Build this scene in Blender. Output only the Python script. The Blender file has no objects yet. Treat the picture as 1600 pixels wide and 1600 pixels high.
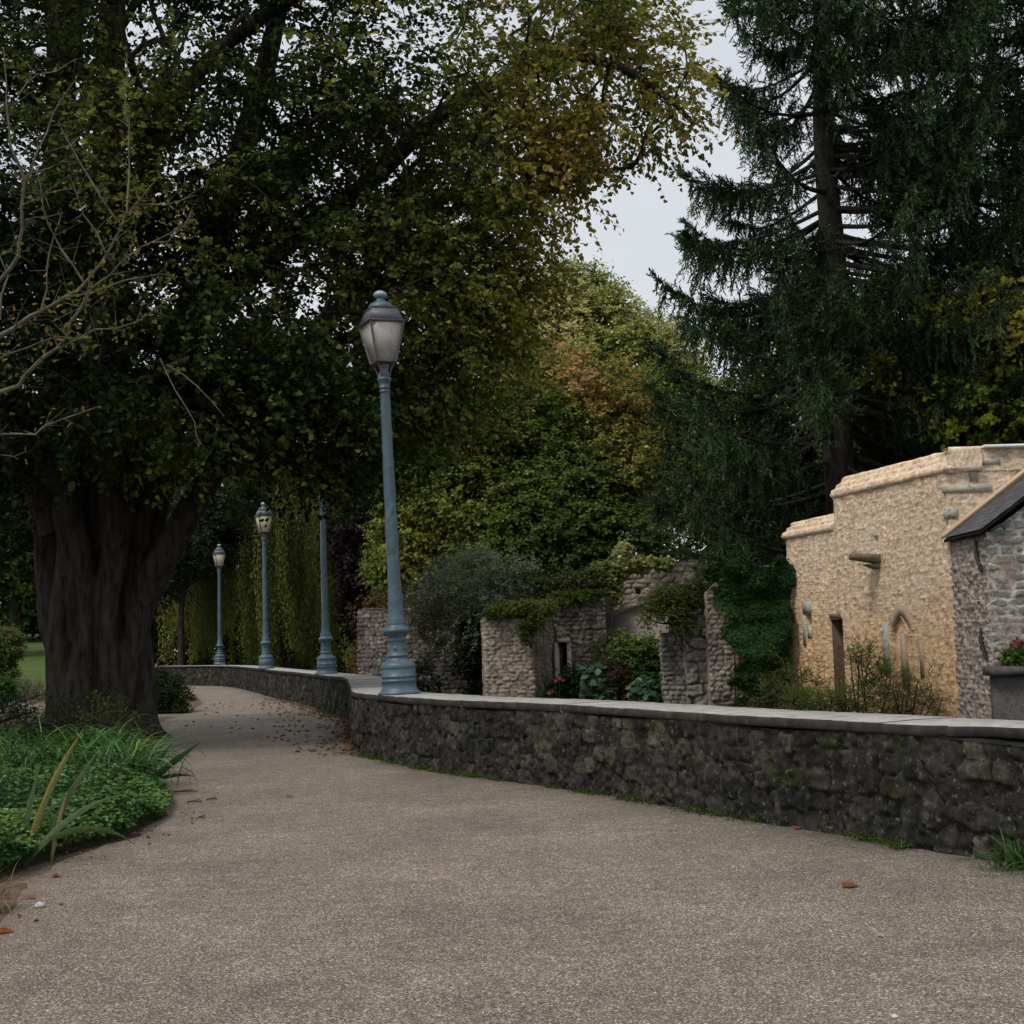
import bpy, math, random
import numpy as np
from mathutils import Vector

rs = np.random.RandomState(7)
S = bpy.context.scene
COL = S.collection
TAU = 2 * math.pi

# ------------------------------------------------------------------ camera
FPX, PITCH, ROLL, EYE = 2200.0, math.radians(5.25), math.radians(1.66), 1.2
CP_, SP_, CR_, SR_ = math.cos(PITCH), math.sin(PITCH), math.cos(ROLL), math.sin(ROLL)
UPV = np.array([0, -SP_, CP_]); FWD = np.array([0, CP_, SP_]); XV = np.array([1.0, 0, 0])
CAMP = np.array([0, 0, EYE])


def ray(px, py):
    x = (px - 800) / FPX; y = (800 - py) / FPX
    return (x * CR_ + y * SR_) * XV + (-x * SR_ + y * CR_) * UPV + FWD


def at(px, py, Y):
    """where the line of sight of a measured point meets distance Y"""
    d = ray(px, py)
    return CAMP + d * (Y / d[1])


def proj(p):
    v = np.asarray(p, float) - CAMP
    z = v @ FWD; xr = v[..., 0] / z; yr = (v @ UPV) / z
    return 800 + (xr * CR_ - yr * SR_) * FPX, 800 - (xr * SR_ + yr * CR_) * FPX


cam = bpy.data.cameras.new('camera'); camo = bpy.data.objects.new('camera', cam); COL.objects.link(camo)
cam.sensor_width = 36; cam.lens = 36 * FPX / 1600; cam.clip_end = 2000; cam.clip_start = 0.05
cx_ = CR_ * XV - SR_ * UPV; cy_ = SR_ * XV + CR_ * UPV
from mathutils import Matrix
camo.matrix_world = Matrix(((cx_[0], cy_[0], -FWD[0], 0), (cx_[1], cy_[1], -FWD[1], 0), (cx_[2], cy_[2], -FWD[2], EYE), (0, 0, 0, 1)))
S.camera = camo

# ------------------------------------------------------------------ helpers
ROOT = {}


def thing(name, label, cat, loc=(0, 0, 0), group=None):
    o = bpy.data.objects.new(name, None); COL.objects.link(o)
    o.empty_display_size = 0.2
    o.location = loc; o['label'] = label; o['category'] = cat
    if group: o['group'] = group
    ROOT[o.name] = np.array(loc, float)
    return o


def root_loc(o):
    while o.parent is not None: o = o.parent
    return ROOT.get(o.name, np.zeros(3))


def tag(o, label, cat, group=None):
    o['label'] = label; o['category'] = cat
    if group: o['group'] = group
    return o


class Acc:
    """collects vertices, faces and vertex colours of one mesh"""
    def __init__(s): s.V = []; s.F = []; s.C = []; s.n = 0
    def add(s, V, F, C=None):
        V = np.asarray(V, float).reshape(-1, 3)
        for f in (F if isinstance(F, list) else [F]):
            f = np.asarray(f, int)
            if f.size: s.F.append(f + s.n)
        if C is None: C = np.ones((len(V), 3)) * .5
        C = np.asarray(C, float)
        if C.ndim == 1: C = np.tile(C, (len(V), 1))
        s.V.append(V); s.C.append(C); s.n += len(V)
        return s


def obj(name, acc, mat, parent=None, smooth=False, local=False, kind=None):
    V = np.concatenate(acc.V); C = np.concatenate(acc.C)
    if parent is not None and not local: V = V - root_loc(parent)
    me = bpy.data.meshes.new(name)
    me.vertices.add(len(V)); me.vertices.foreach_set('co', V.astype(np.float32).ravel())
    loops = np.concatenate([f.ravel() for f in acc.F]).astype(np.int32)
    tot = np.concatenate([np.full(len(f), f.shape[1]) for f in acc.F]); st = np.concatenate([[0], np.cumsum(tot)[:-1]])
    me.loops.add(len(loops)); me.loops.foreach_set('vertex_index', loops)
    me.polygons.add(len(tot)); me.polygons.foreach_set('loop_start', st.astype(np.int32))
    if smooth: me.polygons.foreach_set('use_smooth', np.ones(len(tot), bool))
    me.update(calc_edges=True); me.validate()
    a = me.color_attributes.new('Col', 'FLOAT_COLOR', 'POINT')
    if len(me.vertices) == len(C):
        a.data.foreach_set('color', np.concatenate([C, np.ones((len(C), 1))], 1).astype(np.float32).ravel())
    for m in (mat if isinstance(mat, (list, tuple)) else [mat]): me.materials.append(m)
    o = bpy.data.objects.new(name, me); COL.objects.link(o)
    if parent is not None: o.parent = parent
    if kind: o['kind'] = kind
    return o


def norm(a): return a / np.maximum(np.linalg.norm(a, axis=-1, keepdims=True), 1e-9)


def hash2(i, j, k=0):
    h = (np.asarray(i).astype(np.int64) * 374761393 + np.asarray(j).astype(np.int64) * 668265263 + k * 974634777) & 0x7fffffff
    h = ((h ^ (h >> 13)) * 1274126177) & 0x7fffffff
    h = ((h ^ (h >> 16)) * 1103515245 + 12345) & 0x7fffffff
    return ((h >> 7) & 0xffff) / 65535.0


def vnoise(x, y, k=0):
    x = np.asarray(x, float); y = np.asarray(y, float)
    i = np.floor(x); j = np.floor(y); fx = x - i; fy = y - j
    fx = fx * fx * (3 - 2 * fx); fy = fy * fy * (3 - 2 * fy)
    a = hash2(i, j, k); b = hash2(i + 1, j, k); c = hash2(i, j + 1, k); d = hash2(i + 1, j + 1, k)
    return (a * (1 - fx) + b * fx) * (1 - fy) + (c * (1 - fx) + d * fx) * fy


def fbm(x, y, k=0, o=3):
    r = 0; a = .5; t = 0
    for q in range(o): r = r + a * vnoise(x * 2 ** q, y * 2 ** q, k + q); t += a; a *= .5
    return r / t


def n3(p, s, k=0):
    p = np.asarray(p) * s
    return (vnoise(p[..., 0] + p[..., 2] * .37, p[..., 1] - p[..., 2] * .61, k) + vnoise(p[..., 2] + p[..., 0] * .4, p[..., 1] * .8 + p[..., 2] * .3, k + 5)) / 2


def box(acc, lo, hi, C=None):
    x0, y0, z0 = lo; x1, y1, z1 = hi
    V = [(x0, y0, z0), (x1, y0, z0), (x1, y1, z0), (x0, y1, z0), (x0, y0, z1), (x1, y0, z1), (x1, y1, z1), (x0, y1, z1)]
    acc.add(V, np.array([(0, 3, 2, 1), (4, 5, 6, 7), (0, 1, 5, 4), (1, 2, 6, 5), (2, 3, 7, 6), (3, 0, 4, 7)]), C)


def hexa(acc, bot, topp, C=None):
    V = list(bot) + list(topp)
    acc.add(V, np.array([(0, 3, 2, 1), (4, 5, 6, 7), (0, 1, 5, 4), (1, 2, 6, 5), (2, 3, 7, 6), (3, 0, 4, 7)]), C)


def lathe(acc, prof, n=20, c=(0, 0, 0), rot=0, rfun=None, C=None):
    prof = np.array(prof, float); m = len(prof)
    th = np.arange(n) / n * TAU + rot
    R = np.repeat(prof[:, :1], n, 1)
    if rfun is not None: R = R * rfun(th[None, :], prof[:, 1:2])
    V = np.stack([R * np.cos(th) + c[0], R * np.sin(th) + c[1], np.repeat(prof[:, 1:2], n, 1) + c[2]], -1).reshape(-1, 3)
    i = np.arange(m - 1)[:, None] * n; j = np.arange(n)[None, :]; j2 = (j + 1) % n
    F = np.stack([i + j, i + j2, i + n + j2, i + n + j], -1).reshape(-1, 4)
    acc.add(V, [F, np.arange(n)[None, ::-1], (np.arange(n) + (m - 1) * n)[None, :]], C)


def tube(acc, P, R, n=6, C=None):
    P = np.asarray(P, float); m = len(P); R = np.broadcast_to(np.asarray(R, float), (m,))
    T = norm(np.gradient(P, axis=0))
    a = np.array([0.31, 0.2, 0.93]) if abs(T[0] @ np.array([0.31, 0.2, 0.93])) < .9 else np.array([1.0, 0, 0])
    A = norm(np.cross(T, a)); B = np.cross(T, A)
    th = np.arange(n) / n * TAU
    V = P[:, None] + R[:, None, None] * (A[:, None] * np.cos(th)[None, :, None] + B[:, None] * np.sin(th)[None, :, None])
    i = np.arange(m - 1)[:, None] * n; j = np.arange(n)[None, :]; j2 = (j + 1) % n
    F = np.stack([i + j, i + j2, i + n + j2, i + n + j], -1).reshape(-1, 4)
    acc.add(V.reshape(-1, 3), F, C)


def sticks(acc, A, B, ra, rb, C=None):
    """many thin three sided twigs from A to B"""
    A = A.reshape(-1, 3); B = B.reshape(-1, 3); n = len(A)
    T = norm(B - A); X = norm(np.cross(T, np.array([.3, .5, .81]))); Y = np.cross(T, X)
    V = np.empty((n, 6, 3))
    for q in range(3):
        d = X * math.cos(q * TAU / 3) + Y * math.sin(q * TAU / 3)
        V[:, q] = A + d * np.reshape(ra, (-1, 1)); V[:, 3 + q] = B + d * np.reshape(rb, (-1, 1))
    b = np.arange(n)[:, None, None] * 6
    F = (b + np.array([(0, 1, 4, 3), (1, 2, 5, 4), (2, 0, 3, 5)])[None]).reshape(-1, 4)
    acc.add(V.reshape(-1, 3), F, C)


SHAPES = {
    'oval': [(0, 0), (.30, .42), (.62, .44), (1, 0), (.62, -.44), (.30, -.42)],
    'heart': [(.04, 0), (-.02, .28), (.30, .50), (.72, .32), (1, 0), (.72, -.32), (.30, -.50), (-.02, -.28)],
    'diamond': [(0, 0), (.45, .5), (1, 0), (.45, -.5)],
    'lance': [(0, 0), (.35, .5), (.75, .3), (1, 0), (.75, -.3), (.35, -.5)],
    'lobed': [(0, 0), (.1, .5), (.38, .25), (.62, .48), (.7, .15), (1, 0), (.7, -.15), (.62, -.48), (.38, -.25), (.1, -.5)],
}


def leaves(acc, P, T, N, L, W, col, shape='oval', fold=.12):
    P = P.reshape(-1, 3); T = norm(T.reshape(-1, 3)); N = N.reshape(-1, 3)
    N = norm(N - T * np.sum(N * T, -1, keepdims=True)); B = np.cross(N, T)
    sh = np.array(SHAPES[shape]); k = len(sh); n = len(P)
    L = np.broadcast_to(np.reshape(L, (-1, 1, 1)), (n, 1, 1)); W = np.broadcast_to(np.reshape(W, (-1, 1, 1)), (n, 1, 1))
    u = sh[None, :, :1]; v = sh[None, :, 1:]
    V = P[:, None] + T[:, None] * (u * L) + B[:, None] * (v * W) + N[:, None] * (np.abs(v) * W * fold * 2 - u * u * L * .12)
    acc.add(V.reshape(-1, 3), np.arange(n * k).reshape(n, k), np.repeat(np.broadcast_to(col, (n, 3)), k, 0))


def pick(pal, t, jit=.22, rng=rs):
    """colour from an ordered palette at t in 0..1, each leaf a little different"""
    pal = np.array(pal, float); m = len(pal) - 1
    t = np.clip(t, 0, .9999) * m; i = t.astype(int); f = (t - i)[:, None]
    c = pal[i] * (1 - f) + pal[np.minimum(i + 1, m)] * f
    return np.clip(c * (1 + jit * rng.randn(len(c), 1)) * (1 + .08 * rng.randn(len(c), 3)), .004, 1)


# ------------------------------------------------------------------ materials
def nt(name):
    m = bpy.data.materials.new(name); m.use_nodes = True
    n = m.node_tree.nodes; n.clear()
    out = n.new('ShaderNodeOutputMaterial'); b = n.new('ShaderNodeBsdfPrincipled')
    m.node_tree.links.new(b.outputs[0], out.inputs[0])
    return m, n, m.node_tree.links, b, out


def noise(n, l, vec, scale, detail=4, rough=.6):
    t = n.new('ShaderNodeTexNoise'); t.inputs['Scale'].default_value = scale; t.inputs['Detail'].default_value = detail; t.inputs['Roughness'].default_value = rough
    if vec is not None: l.new(vec, t.inputs['Vector'])
    return t


def ramp(n, l, fac, stops, const=False):
    r = n.new('ShaderNodeValToRGB'); e = r.color_ramp.elements
    if const: r.color_ramp.interpolation = 'CONSTANT'
    while len(e) < len(stops): e.new(.5)
    for q, (p, c) in enumerate(stops):
        e[q].position = p
        e[q].color = (*c, 1) if not np.isscalar(c) else (c, c, c, 1)
    l.new(fac, r.inputs[0]); return r.outputs[0]


def mix(n, l, fac, a, b, mode='MIX'):
    m = n.new('ShaderNodeMix'); m.data_type = 'RGBA'; m.blend_type = mode
    for s, v in ((m.inputs[0], fac), (m.inputs[6], a), (m.inputs[7], b)):
        if hasattr(v, 'is_linked'): l.new(v, s)
        elif np.isscalar(v): s.default_value = v
        else: s.default_value = (*v, 1)
    return m.outputs[2]


def bump(n, l, h, strength, dist, b, prev=None):
    k = n.new('ShaderNodeBump'); k.inputs['Strength'].default_value = strength; k.inputs['Distance'].default_value = dist
    l.new(h, k.inputs['Height'])
    if prev is not None: l.new(prev, k.inputs['Normal'])
    l.new(k.outputs[0], b.inputs['Normal']); return k.outputs[0]


def coords(n): return n.new('ShaderNodeTexCoord').outputs['Object']
def geopos(n): return n.new('ShaderNodeNewGeometry').outputs['Position']


def foliage_mat(name, trans=.3, rough=.5, spec=.3, veins=True):
    m, n, l, b, out = nt(name)
    a = n.new('ShaderNodeAttribute'); a.attribute_name = 'Col'
    c = a.outputs['Color']
    if veins:
        t = noise(n, l, geopos(n), 60, 2); c = mix(n, l, 1.0, c, ramp(n, l, t.outputs[0], [(.3, .72), (.7, 1.25)]), 'MULTIPLY')
    l.new(c, b.inputs['Base Color']); b.inputs['Roughness'].default_value = rough; b.inputs['Specular IOR Level'].default_value = spec
    tr = n.new('ShaderNodeBsdfTranslucent'); l.new(c, tr.inputs[0])
    ms = n.new('ShaderNodeMixShader'); ms.inputs[0].default_value = trans
    l.new(b.outputs[0], ms.inputs[1]); l.new(tr.outputs[0], ms.inputs[2]); l.new(ms.outputs[0], out.inputs[0])
    return m


def stone_mat(name, mortar, stones, rough_noise=18, bumpd=.012, patches=(), spec=.15, fine=70, height=None):
    """rubble: attribute Col holds stone random (R), stone mask (G), second random (B)"""
    m, n, l, b, out = nt(name)
    a = n.new('ShaderNodeAttribute'); a.attribute_name = 'Col'
    s = n.new('ShaderNodeSeparateColor'); l.new(a.outputs['Color'], s.inputs[0])
    p = geopos(n)
    st = ramp(n, l, s.outputs[0], [(i / (len(stones) - 1), c) for i, c in enumerate(stones)])
    c = mix(n, l, s.outputs[1], mortar, st)
    n1 = noise(n, l, p, rough_noise, 6, .65); c = mix(n, l, 1.0, c, ramp(n, l, n1.outputs[0], [(.25, .5), (.5, 1.0), (.78, 1.5)]), 'MULTIPLY')
    n2 = noise(n, l, p, fine, 3, .6); c = mix(n, l, .8, c, ramp(n, l, n2.outputs[0], [(.3, .65), (.55, 1.0), (.72, 1.5)]), 'MULTIPLY')
    for sc, lo, hi, colr, amt in patches:
        pv = p
        if sc < 0:   # run-off streaks, stretched down the face
            mp_ = n.new('ShaderNodeMapping'); mp_.inputs['Scale'].default_value = (1, 1, .16); l.new(p, mp_.inputs[0]); pv = mp_.outputs[0]
        q = noise(n, l, pv, abs(sc), 5, .6)
        c = mix(n, l, ramp(n, l, q.outputs[0], [(lo, 0.0), (hi, amt)]), c, colr)
    if height:   # ochre limewash left low on the wall, worn off above
        zlo_, zhi_, tint = height
        sx = n.new('ShaderNodeSeparateXYZ'); l.new(p, sx.inputs[0]); q = noise(n, l, p, .8, 4, .6)
        ma = n.new('ShaderNodeMath'); ma.operation = 'MULTIPLY_ADD'; l.new(q.outputs[0], ma.inputs[0]); ma.inputs[1].default_value = 3.2; l.new(sx.outputs[2], ma.inputs[2])
        mr = n.new('ShaderNodeMapRange'); l.new(ma.outputs[0], mr.inputs[0]); mr.inputs[1].default_value = zlo_ + 1.6; mr.inputs[2].default_value = zhi_ + 1.6; mr.inputs[3].default_value = 1; mr.inputs[4].default_value = 0
        c = mix(n, l, mr.outputs[0], c, mix(n, l, 1.0, c, tint, 'MULTIPLY'))
    l.new(c, b.inputs['Base Color']); b.inputs['Roughness'].default_value = .9; b.inputs['Specular IOR Level'].default_value = spec
    k = bump(n, l, n1.outputs[0], .8, bumpd, b); bump(n, l, n2.outputs[0], .6, bumpd * .4, b, k)
    return m


def plain_mat(name, c1, c2, scale=12, rough=.8, bd=.004, spec=.25, patches=(), fine=90, stretch=None):
    m, n, l, b, out = nt(name); p = geopos(n)
    if stretch:
        mp_ = n.new('ShaderNodeMapping'); mp_.inputs['Scale'].default_value = (1, 1, stretch); l.new(p, mp_.inputs[0]); p = mp_.outputs[0]
    n1 = noise(n, l, p, scale, 6, .65); c = ramp(n, l, n1.outputs[0], [(.3, c1), (.7, c2)])
    n2 = noise(n, l, p, fine, 3); c = mix(n, l, .7, c, ramp(n, l, n2.outputs[0], [(.3, .75), (.7, 1.25)]), 'MULTIPLY')
    for sc, lo, hi, colr, amt in patches:
        pv = p
        if sc < 0:
            mq = n.new('ShaderNodeMapping'); mq.inputs['Scale'].default_value = (1, 1, .1); l.new(p, mq.inputs[0]); pv = mq.outputs[0]
        q = noise(n, l, pv, abs(sc), 5, .65)
        c = mix(n, l, ramp(n, l, q.outputs[0], [(lo, 0.0), (hi, amt)]), c, colr)
    l.new(c, b.inputs['Base Color']); b.inputs['Roughness'].default_value = rough; b.inputs['Specular IOR Level'].default_value = spec
    k = bump(n, l, n1.outputs[0], .5, bd, b); bump(n, l, n2.outputs[0], .4, bd * .4, b, k)
    return m


def gravel_mat(name):
    m, n, l, b, out = nt(name); p = geopos(n)
    v = n.new('ShaderNodeTexVoronoi'); v.inputs['Scale'].default_value = 150; l.new(p, v.inputs['Vector'])
    s = n.new('ShaderNodeSeparateColor'); l.new(v.outputs['Color'], s.inputs[0])
    c = ramp(n, l, s.outputs[0], [(0, (0.09, 0.0747, 0.0594)), (.2, (0.1485, 0.126, 0.1008)), (.42, (0.234, 0.2025, 0.162)), (.60, (0.27, 0.2205, 0.1755)), (.78, (0.351, 0.3105, 0.2565)), (.93, (.55, .51, .44)), (1, (.78, .76, .70))])
    c = mix(n, l, ramp(n, l, v.outputs['Distance'], [(.35, 0.0), (.75, .7)]), c, (.095, .079, .062))
    v2 = n.new('ShaderNodeTexVoronoi'); v2.inputs['Scale'].default_value = 55; l.new(p, v2.inputs['Vector'])
    s2 = n.new('ShaderNodeSeparateColor'); l.new(v2.outputs['Color'], s2.inputs[0])
    big = ramp(n, l, s2.outputs[1], [(.915, 0.0), (.925, 1.0)])
    core = ramp(n, l, v2.outputs['Distance'], [(.30, .8), (.40, 0.0)])
    bm = mix(n, l, 1.0, big, core, 'MULTIPLY')
    c = mix(n, l, bm, c, ramp(n, l, s2.outputs[2], [(0, (.70, .68, .62)), (.5, (.40, .27, .20)), (1, (.12, .10, .09))]))
    q = noise(n, l, p, .9, 5, .6); c = mix(n, l, 1.0, c, ramp(n, l, q.outputs[0], [(.3, (.80, .765, .76)), (.7, (1.22, 1.14, 1.085))]), 'MULTIPLY')
    q2 = noise(n, l, p, 7, 5, .6); c = mix(n, l, 1.0, c, ramp(n, l, q2.outputs[0], [(.3, .82), (.7, 1.16)]), 'MULTIPLY')
    l.new(c, b.inputs['Base Color']); b.inputs['Roughness'].default_value = .85; b.inputs['Specular IOR Level'].default_value = .3
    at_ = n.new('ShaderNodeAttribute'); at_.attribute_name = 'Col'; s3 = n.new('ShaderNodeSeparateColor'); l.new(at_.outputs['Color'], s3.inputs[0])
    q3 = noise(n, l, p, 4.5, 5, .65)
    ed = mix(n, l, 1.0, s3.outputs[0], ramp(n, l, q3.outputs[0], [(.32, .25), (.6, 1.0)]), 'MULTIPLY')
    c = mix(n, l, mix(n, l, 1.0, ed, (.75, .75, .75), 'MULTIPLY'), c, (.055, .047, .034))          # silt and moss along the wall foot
    el = mix(n, l, 1.0, s3.outputs[1], ramp(n, l, q3.outputs[0], [(.35, .15), (.6, 1.0)]), 'MULTIPLY')
    c = mix(n, l, mix(n, l, 1.0, el, (.8, .8, .8), 'MULTIPLY'), c, (.17, .122, .088))              # soil washed off the bed
    q4 = noise(n, l, p, 1.7, 6, .7); c = mix(n, l, ramp(n, l, q4.outputs[0], [(.60, 0.0), (.72, .35)]), c, (.11, .094, .078))
    l.new(c, b.inputs['Base Color'])
    inv = ramp(n, l, v.outputs['Distance'], [(0, 1.0), (.7, 0.0)])
    bump(n, l, inv, 1.0, .005, b)
    return m


def slate_mat(name):
    m, n, l, b, out = nt(name)
    br = n.new('ShaderNodeTexBrick'); br.inputs['Scale'].default_value = 1.0
    br.inputs['Brick Width'].default_value = .26; br.inputs['Row Height'].default_value = .13; br.inputs['Mortar Size'].default_value = .008
    br.inputs['Color1'].default_value = (.035, .04, .048, 1); br.inputs['Color2'].default_value = (.075, .08, .09, 1); br.inputs['Mortar'].default_value = (.012, .012, .014, 1)
    a = n.new('ShaderNodeAttribute'); a.attribute_name = 'Col'; l.new(a.outputs['Color'], br.inputs['Vector'])
    q = noise(n, l, geopos(n), 20, 5); c = mix(n, l, 1.0, br.outputs[0], ramp(n, l, q.outputs[0], [(.3, .65), (.7, 1.5)]), 'MULTIPLY')
    l.new(c, b.inputs['Base Color']); b.inputs['Roughness'].default_value = .55
    inv = ramp(n, l, br.outputs['Fac'], [(0, 1.0), (1, 0.0)]); bump(n, l, inv, 1, .012, b)
    return m


M = {}
M['leaf'] = foliage_mat('leaf_surface', .45, .6, .10)
M['needle'] = foliage_mat('needle_surface', .08, .65, .12, False)
M['bladed'] = foliage_mat('strap_leaf_surface', .25, .42, .28)
M['bark'] = plain_mat('bark_dark', (.010, .008, .007), (.078, .066, .057), 13, .95, .10, .1, [(3, .55, .7, (.07, .072, .06), .5)], 60, stretch=.22)
M['barkgrey'] = plain_mat('bark_grey', (.06, .052, .045), (.17, .155, .13), 14, .9, .006, .1, [(6, .5, .62, (.22, .20, .08), .6)], 120)
M['path'] = gravel_mat('bound_gravel')
M['soil'] = plain_mat('bed_soil', (.055, .036, .026), (.17, .115, .085), 6, .95, .03, .1, [(2, .5, .7, (.21, .15, .115), .6)], 60)
M['earth'] = plain_mat('rough_grass_ground', (.022, .03, .012), (.06, .065, .03), 3, .95, .04, .1, [(.7, .5, .7, (.07, .05, .035), .7)], 30)
M['lawn'] = plain_mat('lawn_grass', (.035, .075, .018), (.085, .135, .035), 9, .9, .05, .1, [(.6, .45, .65, (.12, .125, .045), .6), (2.5, .55, .7, (.03, .05, .015), .6)], 35)
M['parapet'] = stone_mat('blackened_rubble', (.016, .0155, .014), [(.014, .0135, .0125), (.022, .021, .018), (.045, .041, .034), (.020, .019, .0165), (.07, .064, .05), (.026, .024, .02), (.018, .017, .016), (.09, .082, .066)], 16, .012,
                         [(1.6, .46, .60, (.012, .0118, .011), .8), (4.5, .58, .70, (.040, .046, .010), .6), (-9, .55, .72, (.085, .08, .07), .45), (30, .60, .70, (.20, .19, .165), .6), (11, .6, .7, (.10, .092, .075), .55), (3.3, .66, .76, (.09, .07, .045), .5)])
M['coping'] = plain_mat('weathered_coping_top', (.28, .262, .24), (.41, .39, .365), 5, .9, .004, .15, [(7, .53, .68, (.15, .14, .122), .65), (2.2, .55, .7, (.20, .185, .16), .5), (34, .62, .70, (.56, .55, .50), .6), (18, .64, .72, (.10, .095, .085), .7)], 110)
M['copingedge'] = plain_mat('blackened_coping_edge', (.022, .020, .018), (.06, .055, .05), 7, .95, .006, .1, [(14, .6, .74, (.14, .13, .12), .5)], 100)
M['tan'] = stone_mat('ochre_pointed_rubble', (.82, .63, .445), [(.64, .475, .33), (.78, .59, .415), (.70, .51, .35), (.84, .67, .49), (.60, .47, .36), (.76, .55, .38)], 7, .008,
                     [(.9, .54, .68, (.72, .62, .52), .5), (15, .57, .68, (.30, .205, .135), .7), (8, .64, .74, (.42, .30, .20), .55), (2.2, .62, .72, (.56, .49, .41), .5)], .12, 30, height=(.8, 2.4, (1.0, .85, .67)))
M['tancap'] = plain_mat('ochre_cap_stone', (.50, .395, .275), (.76, .61, .44), 12, .9, .02, .1, [(3, .52, .66, (.40, .34, .19), .5), (20, .6, .7, (.24, .17, .1), .6)], 30)
M['greystone'] = stone_mat('grey_coursed_stone', (.56, .535, .50), [(.17, .17, .16), (.25, .25, .23), (.21, .20, .18), (.29, .28, .25), (.19, .185, .165), (.31, .27, .23)], 8, .012, [], .12, 30)
M['annexside'] = stone_mat('mauve_rubble', (.60, .51, .45), [(.22, .175, .155), (.38, .31, .27), (.28, .23, .21), (.46, .38, .33)], 8, .015, [(1.5, .55, .7, (.30, .25, .21), .5)], .12, 30)
M['ruinpink'] = stone_mat('pale_ruin_rubble', (.17, .135, .11), [(.27, .225, .185), (.39, .325, .27), (.31, .265, .22), (.45, .385, .325)], 6, .02, [(1.2, .5, .66, (.085, .075, .062), .75), (-3, .55, .7, (.10, .085, .07), .6)], .12, 22)
M['ruindark'] = stone_mat('dark_ruin_rubble', (.05, .043, .036), [(.09, .078, .067), (.18, .155, .13), (.12, .10, .09), (.27, .235, .20)], 6, .02, [(1.0, .5, .64, (.04, .038, .034), .8), (3, .58, .7, (.05, .06, .025), .6)], .12, 22)
M['ruingrey'] = stone_mat('grey_ruin_rubble', (.10, .09, .078), [(.19, .175, .155), (.33, .295, .26), (.25, .225, .2), (.42, .385, .34)], 6, .02, [(1.0, .52, .66, (.06, .055, .05), .75)], .12, 22)
M['render'] = plain_mat('stained_render', (.24, .21, .18), (.36, .32, .28), 3, .95, .01, .1, [(1.3, .55, .7, (.36, .26, .2), .5), (2.4, .55, .7, (.1, .1, .07), .5)], 40)
M['pebble'] = plain_mat('dark_pebbledash', (.055, .052, .05), (.15, .14, .13), 30, .9, .02, .15, [], 60)
M['ledge'] = plain_mat('dark_moulded_stone', (.055, .045, .048), (.12, .10, .105), 10, .7, .005, .3)
M['dressed'] = plain_mat('grey_dressed_stone', (.36, .335, .29), (.52, .48, .415), 8, .9, .003, .12, [(7, .55, .66, (.08, .08, .07), .7)], 60)
M['reveal_shade'] = plain_mat('reveal_shade_brown', (.06, .042, .028), (.16, .115, .078), 7, .95, .02, .1, [], 40)  # dark brown: the shade inside the door slot put into the colour
M['spout'] = plain_mat('mossy_spout_stone', (.14, .12, .085), (.27, .235, .17), 9, .9, .004, .1, [], 50)
M['lichened'] = plain_mat('pale_lichened_stone', (.44, .405, .33), (.58, .53, .44), 8, .9, .002, .12, [(9, .56, .66, (.10, .10, .09), .75)], 60)
M['dressedtan'] = plain_mat('ochre_dressed_stone', (.36, .265, .18), (.48, .37, .26), 8, .9, .006, .12, [], 60)
M['slate'] = slate_mat('slate_roof')
M['fillet'] = plain_mat('pale_mortar_fillet', (.58, .43, .29), (.66, .51, .36), 6, .9, .004, .1)
M['dark'] = plain_mat('near_black_boards', (.012, .010, .009), (.03, .024, .02), 10, .9, .004, .1)  # near-black brown boards under the slates
M['iron'] = plain_mat('black_iron', (.012, .012, .013), (.035, .03, .03), 20, .6, .002, .4)
M['paint'] = plain_mat('blue_grey_paint', (.050, .088, .115), (.082, .128, .158), 6, .48, .004, .45, [(22, .60, .70, (.15, .19, .205), .55), (3.5, .55, .70, (.045, .066, .075), .7), (-12, .60, .70, (.06, .055, .045), .6), (48, .66, .72, (.11, .06, .035), .7)], 45)
M['painttop'] = plain_mat('faded_mauve_grey_paint', (.085, .085, .105), (.13, .125, .145), 8, .5, .003, .4, [(30, .62, .7, (.16, .17, .18), .5)], 60)
M['white'] = plain_mat('finial_highlight_paint', (.22, .28, .33), (.36, .42, .48), 12, .4, .002, .5)  # finial paint lightened and bluish: a highlight on the ball put into colour
M['stonebit'] = plain_mat('pale_pebble_stone', (.4, .39, .37), (.6, .58, .55), 20, .8, .003, .2)
M['lead'] = plain_mat('pale_lead_flashing', (.66, .66, .66), (.82, .82, .80), 6, .5, .004, .4)


def pane_mat(name, c1, c2):
    m, n, l, b, out = nt(name)
    q = noise(n, l, geopos(n), 40, 4); c = ramp(n, l, q.outputs[0], [(.35, c1), (.65, c2)])
    l.new(c, b.inputs['Base Color']); b.inputs['Roughness'].default_value = .35; b.inputs['Specular IOR Level'].default_value = .5
    tr = n.new('ShaderNodeBsdfTranslucent'); l.new(c, tr.inputs[0])
    ms = n.new('ShaderNodeMixShader'); ms.inputs[0].default_value = .45
    l.new(b.outputs[0], ms.inputs[1]); l.new(tr.outputs[0], ms.inputs[2]); l.new(ms.outputs[0], out.inputs[0])
    return m


M['pane'] = pane_mat('frosted_pane', (.55, .52, .48), (.68, .65, .60))
M['panecream'] = pane_mat('cream_pane', (.80, .74, .58), (.86, .80, .64))

# ------------------------------------------------------------------ rubble walls
def resample(poly, res):
    poly = np.array(poly, float); seg = np.linalg.norm(np.diff(poly, axis=0), axis=1); cum = np.concatenate([[0], np.cumsum(seg)])
    n = max(2, int(round(cum[-1] / res)) + 1); u = np.linspace(0, cum[-1], n)
    P = np.stack([np.interp(u, cum, poly[:, 0]), np.interp(u, cum, poly[:, 1])], 1)
    return P, u, cum


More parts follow.
